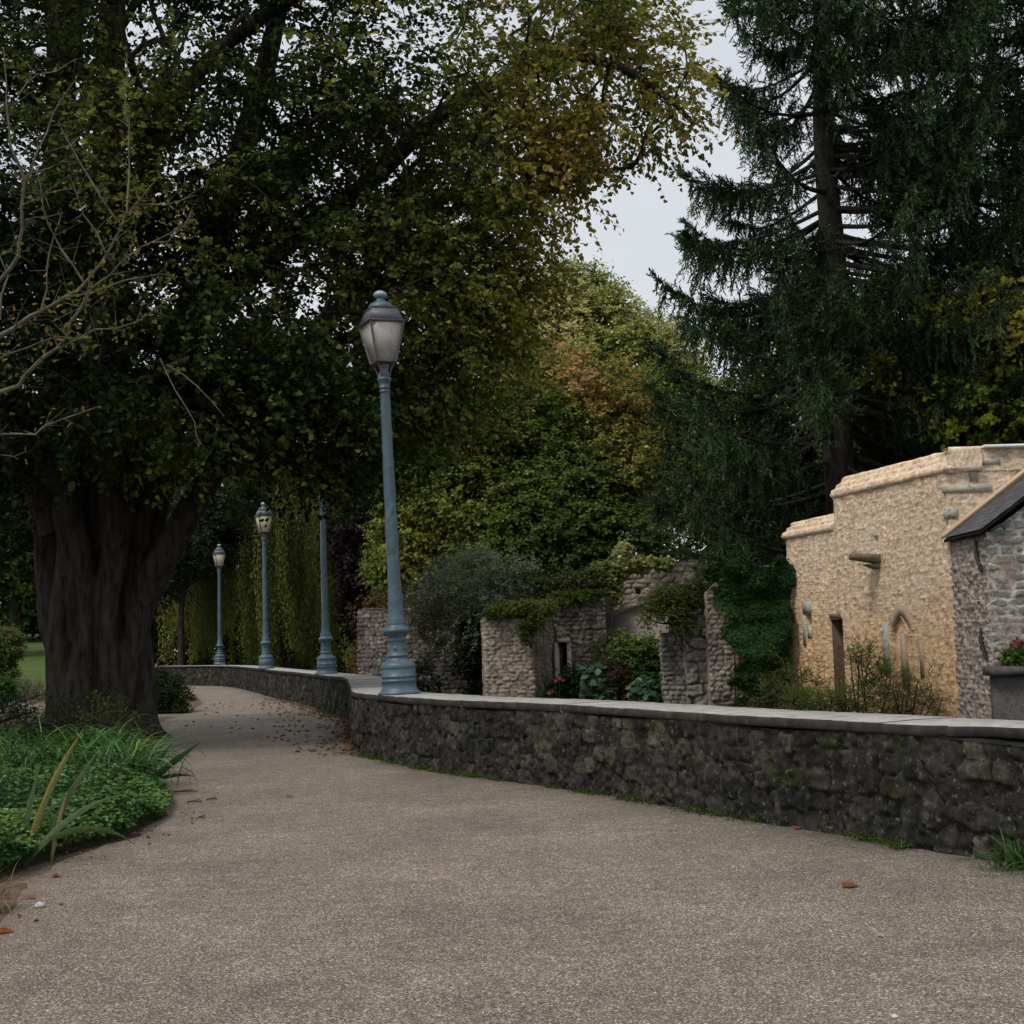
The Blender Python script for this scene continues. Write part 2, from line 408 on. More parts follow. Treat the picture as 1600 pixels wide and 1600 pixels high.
def rubble(poly, z0, top, res=.03, cw=.3, ch=.2, depth=.03, seed=0, mode='thick', thick=.5, openings=(), mask=.06, uneven=.5, zres=None, rough9=.7, rough28=.35, batter=0.0):
    """masonry with real stones: poly walks with the outside on its near side; top is a number or f(u); returns an Acc"""
    P, u, cum = resample(poly, res); n = len(P)
    T = norm(np.gradient(P, axis=0)); N = np.stack([-T[:, 1], T[:, 0]], 1)
    tz = np.array([top(q) for q in u]) if callable(top) else np.full(n, float(top))
    m = max(3, int((tz.max() - z0) / (zres or res)) + 1)
    v = np.linspace(0, 1, m)
    Z = z0 + (tz[:, None] - z0) * v[None, :]; U = np.repeat(u[:, None], m, 1)
    wob = .35 * ch * (fbm(U * .9, Z * .9, seed) - .5) * 2
    zz = (Z + wob) / ch; row = np.floor(zz)
    f1 = np.full(U.shape, 9.); f2 = np.full(U.shape, 9.); ida = np.zeros(U.shape); idb = np.zeros(U.shape)
    for dr in (-1, 0, 1):
        r = row + dr
        off = hash2(r, 3, seed); wr = .7 + .7 * hash2(r, 11, seed)
        uu = U / (cw * wr) + off; c = np.floor(uu)
        for dc in (-2, -1, 0, 1, 2):
            cc = c + dc
            px = cc + .5 + .75 * (hash2(cc, r, seed + 1) - .5); pz = r + .5 + .45 * (hash2(cc, r, seed + 2) - .5)
            d = np.maximum(np.abs(uu - px) * .95, np.abs(zz - pz) * 1.0) * .55 + .45 * np.hypot(uu - px, zz - pz)
            a = hash2(cc, r, seed + 3); b = hash2(cc, r, seed + 4)
            new1 = d < f1
            f2 = np.where(new1, f1, np.minimum(f2, d)); f1 = np.where(new1, d, f1)
            ida = np.where(new1, a, ida); idb = np.where(new1, b, idb)
    e = (f2 - f1) + .10 * (fbm(U * 14, Z * 14, seed + 9) - .5)
    k = np.clip(e / (mask * 4), 0, 1); k = k * k * (3 - 2 * k)
    disp = depth * (k * (1 - uneven + 2 * uneven * idb) * .8) + depth * rough9 * (fbm(U * 9, Z * 9, seed + 7) - .5) + depth * rough28 * (fbm(U * 26, Z * 26, seed + 17) - .5) + depth * 1.2 * (fbm(U * 1.3, Z * 1.3, seed + 8) - .5)
    for op in openings:
        u0, u1, a0, a1, dp = op[:5]
        ins = (U > u0) & (U < u1) & (Z > a0) & (Z < a1)
        if len(op) > 5:   # pointed arch
            um = (u0 + u1) / 2; ins &= Z < a1 - (np.abs(U - um) / ((u1 - u0) / 2)) ** 1.6 * (u1 - u0) * .9
        disp = np.where(ins, -dp, disp); k = np.where(ins, k * .5, k)
    X = P[:, 0:1] + N[:, 0:1] * (disp - batter * (Z - z0)); Y = P[:, 1:2] + N[:, 1:2] * (disp - batter * (Z - z0))
    V = np.stack([X, Y, Z], -1)
    C = np.stack([ida, k, idb], -1)
    acc = Acc()
    idx = np.arange(n * m).reshape(n, m)
    F = np.stack([idx[:-1, :-1], idx[:-1, 1:], idx[1:, 1:], idx[1:, :-1]], -1).reshape(-1, 4)[:, ::-1]
    acc.add(V.reshape(-1, 3), F, C.reshape(-1, 3))
    if mode == 'thick':
        Bk = np.concatenate([P - N * thick, P - N * thick], 0); Bz = np.concatenate([tz, np.full(n, z0)])
        b = acc.n; acc.add(np.column_stack([Bk, Bz]), np.zeros((0, 4), int), np.array([.5, .6, .5]))
        i = np.arange(n - 1); t = idx[:, -1]; bo = idx[:, 0]
        acc.F.append(np.stack([t[i], t[i + 1], b + i + 1, b + i], -1)[:, ::-1])
        acc.F.append(np.stack([b + i, b + i + 1, b + n + i + 1, b + n + i], -1)[:, ::-1])
        for s in (0, n - 1):   # ends as their own strips across the thickness
            ns = max(2, int(thick / max(res, .04))); w = np.linspace(0, 1, ns)
            A = V[s][:, None, :]; Bq = np.stack([np.full(m, Bk[s, 0]), np.full(m, Bk[s, 1]), Z[s]], -1)[:, None, :]
            G = A * (1 - w)[None, :, None] + Bq * w[None, :, None]
            tt = T[s] * (1 if s else -1)
            uu = w * thick; dd = depth * (fbm(np.repeat((uu * 5)[None], m, 0), np.repeat((Z[s] * 6)[:, None], ns, 1), seed + 20) - .3) * 2 * np.minimum(1, 4 * w * (1 - w))[None]
            G[..., 0] += tt[0] * dd; G[..., 1] += tt[1] * dd
            rr = hash2(np.floor(uu[None] / .35 + hash2(np.floor(Z[s] / ch), 1, seed)[:, None]), np.repeat(np.floor(Z[s] / ch)[:, None], ns, 1), seed + 30)
            gi = np.arange(m * ns).reshape(m, ns)
            Fq = np.stack([gi[:-1, :-1], gi[:-1, 1:], gi[1:, 1:], gi[1:, :-1]], -1).reshape(-1, 4)
            if s == 0: Fq = Fq[:, ::-1]
            acc.add(G.reshape(-1, 3), Fq, np.stack([rr, np.clip(dd / depth + .6, 0, 1), rr], -1).reshape(-1, 3))
    return acc


# ------------------------------------------------------------------ ground
ZLOW = -0.9
a = Acc(); a.add([(-400, -200, ZLOW), (400, -200, ZLOW), (400, 700, ZLOW), (-400, 700, ZLOW)], np.array([(0, 1, 2, 3)]))
obj('ground', a, M['earth'], kind='structure')

WALL = [(4.6, 2.9), (3.75, 4.7), (2.95, 6.35), (2.53, 7.18), (1.99, 8.26), (1.255, 9.7), (.455, 11.35), (-.79, 13.45), (-1.46, 15.0), (-1.80, 16.0), (-2.05, 17.6), (-2.78, 23.2), (-3.4, 25.6), (-4.65, 30.2), (-5.8, 34.1), (-7.9, 41.5), (-9.6, 46.5), (-11.8, 49.6), (-15, 52.5), (-22, 57)]


def spline(P, step):
    P = np.array(P, float); out = []
    Q = np.vstack([2 * P[0] - P[1], P, 2 * P[-1] - P[-2]])
    for i in range(1, len(Q) - 2):
        p0, p1, p2, p3 = Q[i - 1:i + 3]; k = max(2, int(np.linalg.norm(p2 - p1) / step))
        t = (np.arange(k) / k)[:, None]
        out.append(.5 * ((2 * p1) + (-p0 + p2) * t + (2 * p0 - 5 * p1 + 4 * p2 - p3) * t * t + (-p0 + 3 * p1 - 3 * p2 + p3) * t ** 3))
    return np.vstack(out + [P[-1:]])


WL = spline(WALL, .25)
LEFT = [(-2.75, -3), (-2.45, 3.5), (-2.30, 6.2), (-2.62, 7.6), (-2.70, 8.4), (-2.52, 9.3), (-2.62, 10.3), (-2.85, 11.4), (-3.6, 13.2), (-4.3, 16), (-4.95, 19.0), (-5.7, 22), (-6.2, 25), (-6.45, 28), (-7.1, 32), (-8.6, 38), (-10.6, 44), (-12.6, 47.8), (-15, 50.5), (-22, 55)]


def sheet(name, A, B, z, mat, zfun=None, k=6, edge=False):
    """strip of quads between two lines with as many points"""
    A = np.array(A); B = np.array(B); w = np.linspace(0, 1, k + 1)[None, :, None]
    G = A[:, None] * (1 - w) + B[:, None] * w; n = len(A)
    Z = np.full(G.shape[:2], z) if zfun is None else zfun(G[..., 0], G[..., 1])
    V = np.concatenate([G, Z[..., None]], -1).reshape(-1, 3); idx = np.arange(n * (k + 1)).reshape(n, k + 1)
    acc = Acc(); cc = None
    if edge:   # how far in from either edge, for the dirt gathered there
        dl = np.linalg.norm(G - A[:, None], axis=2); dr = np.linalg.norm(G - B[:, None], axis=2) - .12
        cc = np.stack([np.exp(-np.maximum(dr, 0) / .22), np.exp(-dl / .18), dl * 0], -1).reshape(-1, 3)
    acc.add(V, np.stack([idx[:-1, :-1], idx[:-1, 1:], idx[1:, 1:], idx[1:, :-1]], -1).reshape(-1, 4), cc)
    return obj(name, acc, mat, kind='structure', smooth=True)


def byY(line, ys):
    line = np.array(line); return np.stack([np.interp(ys, line[:, 1], line[:, 0]), ys], 1)


ys = np.concatenate([np.linspace(-3, 57, 900)])
WX = byY(np.vstack([[(6.5, -3)], WL]), ys); WX[:, 0] += .12
LX = byY(LEFT, ys); LX[:, 0] += .10 * (fbm(ys * 3.0, ys * 0, 3, 4) - .5)
# raised park ground up to the parapet
t_l = byY([(-120, -3), (-120, 57)], ys)
sheet('park_ground', t_l, WX, -.003, M['soil'], k=2)
a = Acc(); a.add([(-120, 57, -.012), (-21.9, 57, -.012), (-21.9, 200, -.012), (-120, 200, -.012)], np.array([(0, 1, 2, 3)])); obj('park_ground_far', a, M['soil'], kind='structure')
sheet('path', LX, WX, .004, M['path'], k=60, edge=True)
# side path crossing behind the old tree
sp_a = np.array([(-6.0, 25.5), (-8.2, 28.0), (-10.5, 30.5), (-14, 33), (-20, 36), (-30, 40)]); sp_b = np.array([(-6.3, 28.5), (-8.6, 31.0), (-10.8, 34.0), (-14.3, 37), (-20, 41), (-30, 45)])
sheet('side_path', sp_a, sp_b, .0, M['path'], k=2)
# lawn bank
gx = np.linspace(-60, -11.0, 30); gx = np.linspace(-60, -12.6, 30); la = np.stack([gx, np.full(30, 39.)], 1); lb = np.stack([np.linspace(-90, -29, 30), np.full(30, 95.)], 1)
sheet('lawn_bank', la, lb, 0, M['lawn'], lambda X, Y: -.02 + np.maximum(0, Y - 41) * .055 + .05 * fbm(X * .5, Y * .5, 3), k=14)

# ------------------------------------------------------------------ parapet
pw = thing('parapet_wall', 'long low blackened rubble parapet with pale coping slabs curving along the path', 'wall', (-1.4, 15.2, 0))
iw = int(np.argmin(abs(WL[:, 1] - 4.0))); near = WL[iw:int(np.argmin(abs(WL[:, 1] - 23.0))) + 1]; far = WL[int(np.argmin(abs(WL[:, 1] - 23.0))):]
obj('wall_body', rubble(near, -.05, lambda u: .615 + .012 * math.sin(u * 3.1), .0145, .17, .125, .024, 3, thick=.56, uneven=.95, mask=.026, rough28=1.9, rough9=.9), M['parapet'], pw, smooth=True)
obj('wall_body', rubble(far, -.05, .615, .04, .19, .145, .030, 4, thick=.56, uneven=.95, mask=.026, rough28=1.9, rough9=.9), M['parapet'], pw, smooth=True)


def coping():
    P, u, cum = resample(WL[iw:], .04); T = norm(np.gradient(P, axis=0)); N = np.stack([-T[:, 1], T[:, 0]], 1)
    # the coping starts at the frame's near side; slabs of uneven length, one broken at its front
    s = 0.0; k = 0
    rg = random.Random(5)
    while s < u[-1] - .6:
        L = rg.uniform(.85, 1.7) if s < 26 else rg.uniform(2.2, 3.0)
        e = min(s + L, u[-1]); gap = rg.uniform(.004, .010)
        uq = np.linspace(s + gap, e - gap, max(6, int((e - s) / .035)))
        Pq = np.stack([np.interp(uq, u, P[:, 0]), np.interp(uq, u, P[:, 1])], 1); Nq = norm(np.stack([np.interp(uq, u, N[:, 0]), np.interp(uq, u, N[:, 1])], 1))
        mid = Pq[len(uq) // 2]
        tilt = rg.uniform(-.003, .003); lift = rg.uniform(-.002, .003)
        pxa = proj(np.array([Pq[0, 0], Pq[0, 1], .68]))[0]; pxb = proj(np.array([Pq[-1, 0], Pq[-1, 1], .68]))[0]
        broke = pxb < 1425 < pxa
        acc = Acc(); V = []; n = len(uq)
        fo = rg.uniform(.018, .036) + .010 * (fbm(uq * 4, uq * 0, 5) - .5)
        jag = .030 * (fbm(uq * 16, uq * 0 + 3, 6) - .5)
        if broke:
            q = np.linspace(0, 1, n); fo = fo - .17 * np.clip(2.2 * np.exp(-((q - .45) / .22) ** 2) - .35 + .8 * (fbm(uq * 11, uq * 0, 8) - .5), 0, 1)
        zt = .680 + (k % 2) * .0006 + lift + tilt * np.linspace(-1, 1, n) + .006 * (fbm(uq * 7, uq * 0 + 7, 9) - .5); zb = np.full(n, .616)
        F_ = Pq + Nq * (fo + jag)[:, None]; Fi = Pq + Nq * (fo - .012)[:, None]; B_ = Pq - Nq * .585
        rows = [np.column_stack([F_ - Nq * .01, zb]), np.column_stack([F_, zb + .012]), np.column_stack([F_, zt - .016]), np.column_stack([Fi, zt - .002]), np.column_stack([Pq - Nq * .25, zt + .004]), np.column_stack([B_ + Nq * .012, zt]), np.column_stack([B_, zt - .015]), np.column_stack([B_, zb])]
        m = len(rows); V = np.stack(rows, 1).reshape(-1, 3); idx = np.arange(n * m).reshape(n, m)
        F = np.stack([idx[:-1, :-1], idx[:-1, 1:], idx[1:, 1:], idx[1:, :-1]], -1)
        acc.add(V, [F.reshape(-1, 4), np.arange(m)[None, :], (np.arange(m) + (n - 1) * m)[None, ::-1], np.stack([idx[:-1, -1], idx[:-1, 0], idx[1:, 0], idx[1:, -1]], -1)])
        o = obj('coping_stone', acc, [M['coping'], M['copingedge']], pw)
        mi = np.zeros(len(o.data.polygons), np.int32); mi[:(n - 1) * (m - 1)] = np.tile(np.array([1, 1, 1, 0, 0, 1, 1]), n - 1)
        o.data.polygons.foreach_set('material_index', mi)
        if broke: o['label'] = 'coping slab with a broken front edge'
        s = e; k += 1


coping()

# ------------------------------------------------------------------ street lamps
def make_lamp(cream=False):
    """one cast-iron lamp; built at the origin"""
    t = thing('street_lamp', 'x', 'street lamp', (0, 0, 0), 'blue grey street lamps on the parapet')
    pm = M['paint']
    b = Acc()
    lathe(b, [(.222, 0), (.224, .012), (.20, .03), (.186, .055), (.180, .07), (.178, .125), (.187, .13), (.187, .142), (.179, .147), (.179, .168), (.187, .173), (.187, .187), (.178, .192), (.178, .25), (.176, .258), (.181, .265), (.183, .285), (.174, .31), (.155, .325), (.135, .335), (.122, .35), (.108, .365), (.106, .378), (.117, .386), (.117, .4), (.104, .412), (.1, .43), (.098, .5), (.092, .545), (.1, .552), (.092, .562), (.094, .585), (.105, .605), (.132, .63), (.145, .645), (.145, .668), (.118, .682), (.106, .70), (.104, .712)], 28)
    base = obj('base', b, pm, t, smooth=True, local=True)
    for q in range(6):   # raised rosettes round the drum
        th = q / 6 * TAU + .35
        for rr, hh in ((.026, .006), (.012, .012)):
            r = Acc(); n = 14; c = np.array([math.cos(th), math.sin(th), 0]); s = np.array([-math.sin(th), math.cos(th), 0]); up = np.array([0, 0, 1.])
            ang = np.arange(n) / n * TAU; ring = np.cos(ang)[:, None] * s + np.sin(ang)[:, None] * up
            c0 = c * .094 + up * .468
            V = np.vstack([c0 + ring * rr, c0 + c * hh + ring * rr * .85]); i = np.arange(n); j = (i + 1) % n
            r.add(V, [np.stack([i, j, n + j, n + i], -1), (np.arange(n) + n)[None]])
            if rr > .02: R = r
            else: R.add(r.V[0], r.F)
        obj('rosette', R, pm, base, local=True)
    p = Acc()
    zs = np.linspace(.70, 3.16, 90); pr = [(np.interp(z, [.7, .74, .8, .9, 1.1, 3.16], [.102, .098, .084, .074, .069, .051]), z) for z in zs]
    pr += [(.052, 3.165), (.060, 3.17), (.060, 3.185), (.052, 3.19), (.052, 3.205), (.060, 3.21), (.060, 3.225), (.054, 3.23), (.058, 3.27), (.076, 3.3), (.08, 3.315), (.062, 3.325), (.062, 3.36)]

    def relief(th, z):   # cast creeper winding up the shaft
        on = (z > .72) & (z < 3.1)
        r1 = np.exp(-((np.mod(th - z * 4.2 + .8 * np.sin(z * 5), TAU) - math.pi) / .22) ** 2)
        r2 = np.exp(-((np.mod(th + z * 3.1, TAU) - math.pi) / .3) ** 2) * (vnoise(z * 9, th * 1.2, 4) > .55)
        lv = (vnoise(z * 16 + 3, th * 2.3, 8) > .68) * 1.0
        return 1 + on * (.10 * r1 + .10 * r2 + .06 * lv)
    lathe(p, pr, 26, rfun=relief)
    obj('post', p, pm, t, smooth=True, local=True)
    # lantern: tapered square cage
    rot = math.radians(24)

    def sq(h, z): return [(h * math.sqrt(2) * math.cos(rot + math.pi / 4 + q * math.pi / 2), h * math.sqrt(2) * math.sin(rot + math.pi / 4 + q * math.pi / 2), z) for q in range(4)]
    zb, zt, hb, ht = 3.49, 3.90, .104, .182
    f = Acc()
    cb, ct = np.array(sq(hb, zb)), np.array(sq(ht, zt))
    for q in range(4):
        tube(f, [cb[q], ct[q]], .016, 4)
        tube(f, [cb[q], cb[(q + 1) % 4]], .012, 4); tube(f, [ct[q], ct[(q + 1) % 4]], .012, 4)
        cc = np.array([0, 0, 3.32]); d = cb[q] * .92; d[2] = 3.49
        tube(f, [cc + (d - cc) * np.array([.45, .45, 0]), (cc + d) / 2 * np.array([1.25, 1.25, 1]), d], .008, 4)
    hexa(f, sq(.09, 3.475), sq(.108, 3.492))
    lathe(f, [(.055, 3.35), (.06, 3.37), (.045, 3.40), (.05, 3.44), (.075, 3.476)], 12)
    lan = obj('lantern', f, M['painttop'], t, local=True)
    for q in range(4):
        g = Acc(); a0, a1, b1, b0 = cb[q], cb[(q + 1) % 4], ct[(q + 1) % 4], ct[q]
        mid = (a0 + a1 + b0 + b1) / 4; sh = lambda w: mid + (w - mid) * .955
        inn = norm(np.array([-mid[0], -mid[1], 0])) * .004
        Q = [sh(a0), sh(a1), sh(b1), sh(b0)]
        hexa(g, [Q[0], Q[1], Q[1] + inn, Q[0] + inn], [Q[3], Q[2], Q[2] + inn, Q[3] + inn])
        obj('pane', g, M['panecream'] if cream else M['pane'], lan, local=True)
    r = Acc()
    hexa(r, sq(.204, 3.903), sq(.206, 3.915)); hexa(r, sq(.192, 3.9155), sq(.132, 4.06)); hexa(r, sq(.140, 4.0605), sq(.140, 4.072))
    obj('lantern_roof', r, M['painttop'], lan, local=True)
    d = Acc(); lathe(d, [(.138, 4.0725), (.132, 4.09), (.115, 4.122), (.075, 4.142), (.052, 4.155), (.045, 4.17), (.047, 4.19)], 18)
    obj('chimney_cap', d, M['paint'], lan, smooth=True, local=True)
    k = Acc(); lathe(k, [(.04, 4.1905), (.066, 4.205), (.074, 4.222), (.066, 4.242), (.045, 4.258), (.02, 4.268), (.004, 4.272)], 18)
    obj('finial', k, M['white'], lan, smooth=True, local=True)
    return t


def copy_tree(o, parent=None):
    c = o.copy(); COL.objects.link(c); c.parent = parent
    for ch in list(o.children): copy_tree(ch, c)
    return c


lampA = make_lamp(); lampB = make_lamp(True)
LAMPS = [(-1.245, 15.02, lampA, 'tall blue grey lamp at the bend, its whole frosted lantern against dark leaves', -1.6),
         (-3.66, 27.3, None, 'blue grey lamp post whose lantern is lost in the linden leaves', -.5),
         (-6.52, 36.9, None, 'blue grey lamp whose cream lantern is half covered by leaves, between two others', -.2),
         (-10.72, 51.2, lampB, 'smallest and farthest of the blue grey lamps, cream lantern in full view', .1)]
third = copy_tree(lampB); second = copy_tree(lampA)
for (x, y, o, lab, tl), o2 in zip(LAMPS, (lampA, second, third, lampB)):
    w = WL[np.argmin(np.hypot(WL[:, 0] - x, WL[:, 1] - y))]
    o2.location = (x, y, .684); o2.scale = (1.02, 1.02, 1.02); o2.rotation_euler = (0, math.radians(tl), 0); o2['label'] = lab

# ------------------------------------------------------------------ ochre building and its annex
def base_of(px, py, Y): p = at(px, py, Y); return (p[0], p[1], ZLOW)


nearc = at(1487, 900, 22.0); farc = at(1231, 900, 27.8)
nx, ny = nearc[0], nearc[1]; fx, fy = farc[0], farc[1]
LW = math.hypot(nx - fx, ny - fy)
bd = thing('ochre_building', 'ochre rubble building with a stepped sloping cap and narrow slit openings', 'building', (nx, ny, ZLOW))
poly = [(nx + 3.5, ny + .07), (nx, ny), (fx, fy), (fx + 1.6, fy + .3)]
U0 = math.hypot(3.5, .07)


def along(px):
    """distance along the ochre wall from its near corner where it shows at column px"""
    lo, hi = 0., 1.
    for _ in range(40):
        t = (lo + hi) / 2; p = np.array([nx + (fx - nx) * t, ny + (fy - ny) * t, 2.0])
        if proj(p)[0] > px: lo = t
        else: hi = t
    return lo * LW


def zat(px, py):
    s = along(px) / LW; return at(px, py, ny + (fy - ny) * s)[2]


us = along(1310)
zhi = zat(1470, 739); zlo = zat(1275, 832)
print('tan', LW, zhi, zlo, us, zat(1315, 776), zat(1240, 838))


def tantop(u):
    return zhi if u < U0 + us else zlo


def opening(pxa, pxb, pya, pyb, d, *k):
    ua, ub = along(pxb), along(pxa); pm = (pxa + pxb) / 2
    return (U0 + ua, U0 + ub, zat(pm, pyb), zat(pm, pya), d) + k


ops = [opening(1296, 1314, 968, 1300, .9), opening(1257, 1266, 961, 1012, .22), opening(1369, 1375, 838, 846, .2), opening(1398, 1404, 992, 996, .12), opening(1391, 1395, 984, 988, .1), opening(1389, 1413, 958, 1200, .05, 1)]
obj('wall', rubble(poly, ZLOW, tantop, .0195, .12, .054, .010, 11, mode='U', openings=ops, mask=.06, uneven=.9, rough9=.35, rough28=.5), M['tan'], bd, smooth=True)
dw = np.array([fx - nx, fy - ny]) / LW; nw = np.array([-dw[1], dw[0]])


def wpt(u, off, z): return (nx + dw[0] * u + nw[0] * off, ny + dw[1] * u + nw[1] * off, z)


def cap(u0, u1, z, h, rec, seed, corner=False):
    """sloping stone cap with a ragged drip edge"""
    acc = Acc(); n = int((u1 - u0) / .035); us_ = np.linspace(u0, u1, n); m = 13
    rows = []
    for q in range(m):
        w = q / (m - 1); zz = z + .02 + h * w; off = .08 - rec * w
        jit = .05 * (fbm(us_ * 11, us_ * 0 + q * 1.7, seed) - .5); st = .03 * ((q // 2 % 2) - .5)
        du = 0 if not corner else off
        rows.append(np.stack([nx + dw[0] * (us_ - (du if corner else 0) * (1 - (us_ - u0) / (u1 - u0))) + nw[0] * (off + jit + st), ny + dw[1] * (us_ - (du if corner else 0) * (1 - (us_ - u0) / (u1 - u0))) + nw[1] * (off + jit + st), zz + .05 * (fbm(us_ * 3.5, us_ * 0 + q * (.2 if q else 9), seed + 2) - .5) * (1.4 if q == 0 else .6)], -1))
    for off, dz in ((-rec - .5, h + .02), (-rec - .5, -.05), (.0, -.05)):
        rows.append(np.stack([nx + dw[0] * us_ + nw[0] * off, ny + dw[1] * us_ + nw[1] * off, us_ * 0 + z + dz], -1))
    V = np.stack(rows, 1); k = V.shape[1]; idx = np.arange(n * k).reshape(n, k)
    nxt = np.roll(idx, -1, 1)
    rw = np.arange(k)[None, :] // 2; sg = np.floor(us_[:, None] / .17 + hash2(rw, 3, seed)); cc = np.stack([hash2(sg, rw, seed), .55 + .45 * hash2(sg, rw, seed + 3), hash2(sg, rw, seed + 1)], -1)
    acc.add(V.reshape(-1, 3), [np.stack([idx[:-1], nxt[:-1], nxt[1:], idx[1:]], -1).reshape(-1, 4)[:, ::-1], idx[0][None], idx[-1][None, ::-1]], cc.reshape(-1, 3))
    return acc


q = Acc(); box(q, (nx + .05, ny + .05, zlo - .3), (nx + 3.4, fy - .2, zlo - .2)); obj('flat_roof', q, M['dressed'], bd)
hcap = .35
obj('sloping_cap', cap(-.06, us + .05, zhi, hcap, .34, 21, True), M['tan'], bd)
obj('sloping_cap', cap(us + .06, LW + .1, zlo, .30, .30, 22), M['tan'], bd)
# front gable end turning the corner: cap return, lead strip, dressed stones
c = Acc(); n = 14; m = 8; V = []
for i in range(n):
    w = i / (n - 1); x = nx - .06 + w * .62
    for q in range(m):
        s = q / (m - 1); V.append((x + .12 * s * (1 - w), ny - .085 + .05 * s + .02 * ((q % 2) - .5) + .02 * math.sin(i * 3 + q), zhi + .02 + hcap * s + .02 * math.sin(i * 1.7) * (q == 0)))
idx = np.arange(n * m).reshape(n, m); c.add(V, [np.stack([idx[:-1, :-1], idx[1:, :-1], idx[1:, 1:], idx[:-1, 1:]], -1).reshape(-1, 4)])
V = []
for i in range(n):
    w = i / (n - 1); x = nx - .06 + w * .62; V += [(x + .12 * (1 - w), ny + .4, zhi + hcap + .02), (x, ny + .4, zhi - .02), (x, ny - .05, zhi - .02)]
idx2 = np.arange(n * 3).reshape(n, 3) + c.n; c.add(V, np.zeros((0, 4), int))
for A, B in ((idx[:, -1], idx2[:, 0]), (idx2[:, 2], idx[:, 0])): c.F.append(np.stack([A[:-1], A[1:], B[1:], B[:-1]], -1))
c.F.append(np.concatenate([idx[-1], idx2[-1]])[None])
obj('cap_return', c, M['tan'], bd)
g = rubble([(nx + 3.5, ny + .06), (nx + .57, ny + .0)], zhi - .02, zhi + hcap - .02, .022, .2, .08, .015, 15, thick=.4)
obj('gable_wall', g, M['tan'], bd, smooth=True)
l_ = Acc(); box(l_, (nx + .6, ny - .1, zhi + hcap - .018), (nx + 3.5, ny + .45, zhi + hcap + .03)); obj('lead_strip', l_, M['lead'], bd)
for (xa, xb, ya, yb) in ((1515, 1526, 715, 752), (1532, 1563, 716, 726), (1470, 1550, 756, 770), (1472, 1497, 792, 811)):
    p0 = at(xa, yb, ny - .03); p1 = at(xb, ya, ny - .03); q = Acc(); y0 = ny - .017
    box(q, (max(p0[0], nx - .06), y0, p0[2]), (p1[0], ny + .05, p1[2])); o = obj('dressed_stone', q, M['lichened'], bd)
# spout beam, lintels, jambs, blocked arch
pz = zat(1372, 876); ub = along(1372); q = Acc()
hexa(q, [wpt(ub - .16, -.1, pz - .06), wpt(ub + .16, -.1, pz - .06), wpt(ub + .13, .46, pz + .03), wpt(ub - .13, .46, pz + .03)], [wpt(ub - .16, -.1, pz + .10), wpt(ub + .16, -.1, pz + .10), wpt(ub + .13, .46, pz + .13), wpt(ub - .13, .46, pz + .13)])
obj('stone_spout', q, M['spout'], bd)
# the spout's own profile: a deep root tapering to a thin lip
q = Acc(); hexa(q, [wpt(ub - .13, -.1, pz - .17), wpt(ub + .13, -.1, pz - .17), wpt(ub + .12, .10, pz - .12), wpt(ub - .12, .10, pz - .12)], [wpt(ub - .13, -.1, pz - .061), wpt(ub + .13, -.1, pz - .061), wpt(ub + .12, .22, pz - .058), wpt(ub - .12, .22, pz - .058)]); obj('corbel', q, M['spout'], bd)



def wslab(name, pxa, pxb, pya, pyb, mat, off=.05, back=-.1):
    off = off * .42
    ua, ub_ = along(pxb), along(pxa); pm = (pxa + pxb) / 2; za, zb_ = zat(pm, pyb), zat(pm, pya)
    q = Acc(); rg = np.random.RandomState(int(pxa)); j = lambda: rg.uniform(-.012, .012)
    hexa(q, [wpt(ua + j(), back, za + j()), wpt(ub_ + j(), back, za), wpt(ub_ + j(), off, za + j()), wpt(ua + j(), off, za)], [wpt(ua + j(), back, zb_), wpt(ub_ + j(), back, zb_ + j()), wpt(ub_ + j(), off, zb_ + j()), wpt(ua + j(), off, zb_)])
    return obj(name, q, mat, bd)


wslab('lintel', 1295, 1312, 958, 966, M['spout'], .05)
wslab('window_jamb', 1254, 1267, 940, 960, M['dressed'], .04); wslab('window_jamb', 1260, 1266, 977, 999, M['dressed'], .04); wslab('window_jamb', 1253, 1256.5, 962, 1010, M['dressed'], .05)
wslab('jamb', 1376, 1386, 975, 1055, M['dressed'], .052); wslab('jamb', 1403.5, 1411, 990, 1078, M['dressedtan'], .052); wslab('jamb', 1432, 1437, 1000, 1060, M['dressedtan'], .05)
q = Acc(); uf = along(1295); hexa(q, [wpt(uf - .03, -.8, ZLOW), wpt(uf + .06, -.8, ZLOW), wpt(uf + .06, -.012, ZLOW), wpt(uf - .03, -.012, ZLOW)], [wpt(uf - .03, -.8, zat(1300, 968)), wpt(uf + .06, -.8, zat(1300, 968)), wpt(uf + .06, -.012, zat(1300, 968)), wpt(uf - .03, -.012, zat(1300, 968))]); obj('door_reveal_shade', q, M['reveal_shade'], bd)  # slab added over the slot's far jamb, its dark colour is painted shade
# pointed arch ring
q = Acc(); ua, ub_ = along(1428), along(1383); um = (ua + ub_) / 2; hw = (ub_ - ua) / 2; zs_ = zat(1406, 985); zt_ = zat(1406, 943)
pts = []
for s in np.linspace(-1, 1, 15): pts.append((um + s * hw, zs_ + (zt_ - zs_) * (1 - abs(s) ** 1.7)))
V = []
for (u0, z0) in pts:
    a0 = (um + (u0 - um) * .62, zs_ + (z0 - zs_) * .55)
    V += [wpt(u0, -.05, z0), wpt(u0, .020, z0), wpt(a0[0], .020, a0[1]), wpt(a0[0], -.05, a0[1])]
idx = np.arange(60).reshape(15, 4); nxt = np.roll(idx, -1, 1)
q.add(V, [np.stack([idx[:-1], nxt[:-1], nxt[1:], idx[1:]], -1).reshape(-1, 4), idx[0][None], idx[-1][None, ::-1]])
obj('blocked_arch', q, M['dressedtan'], bd)

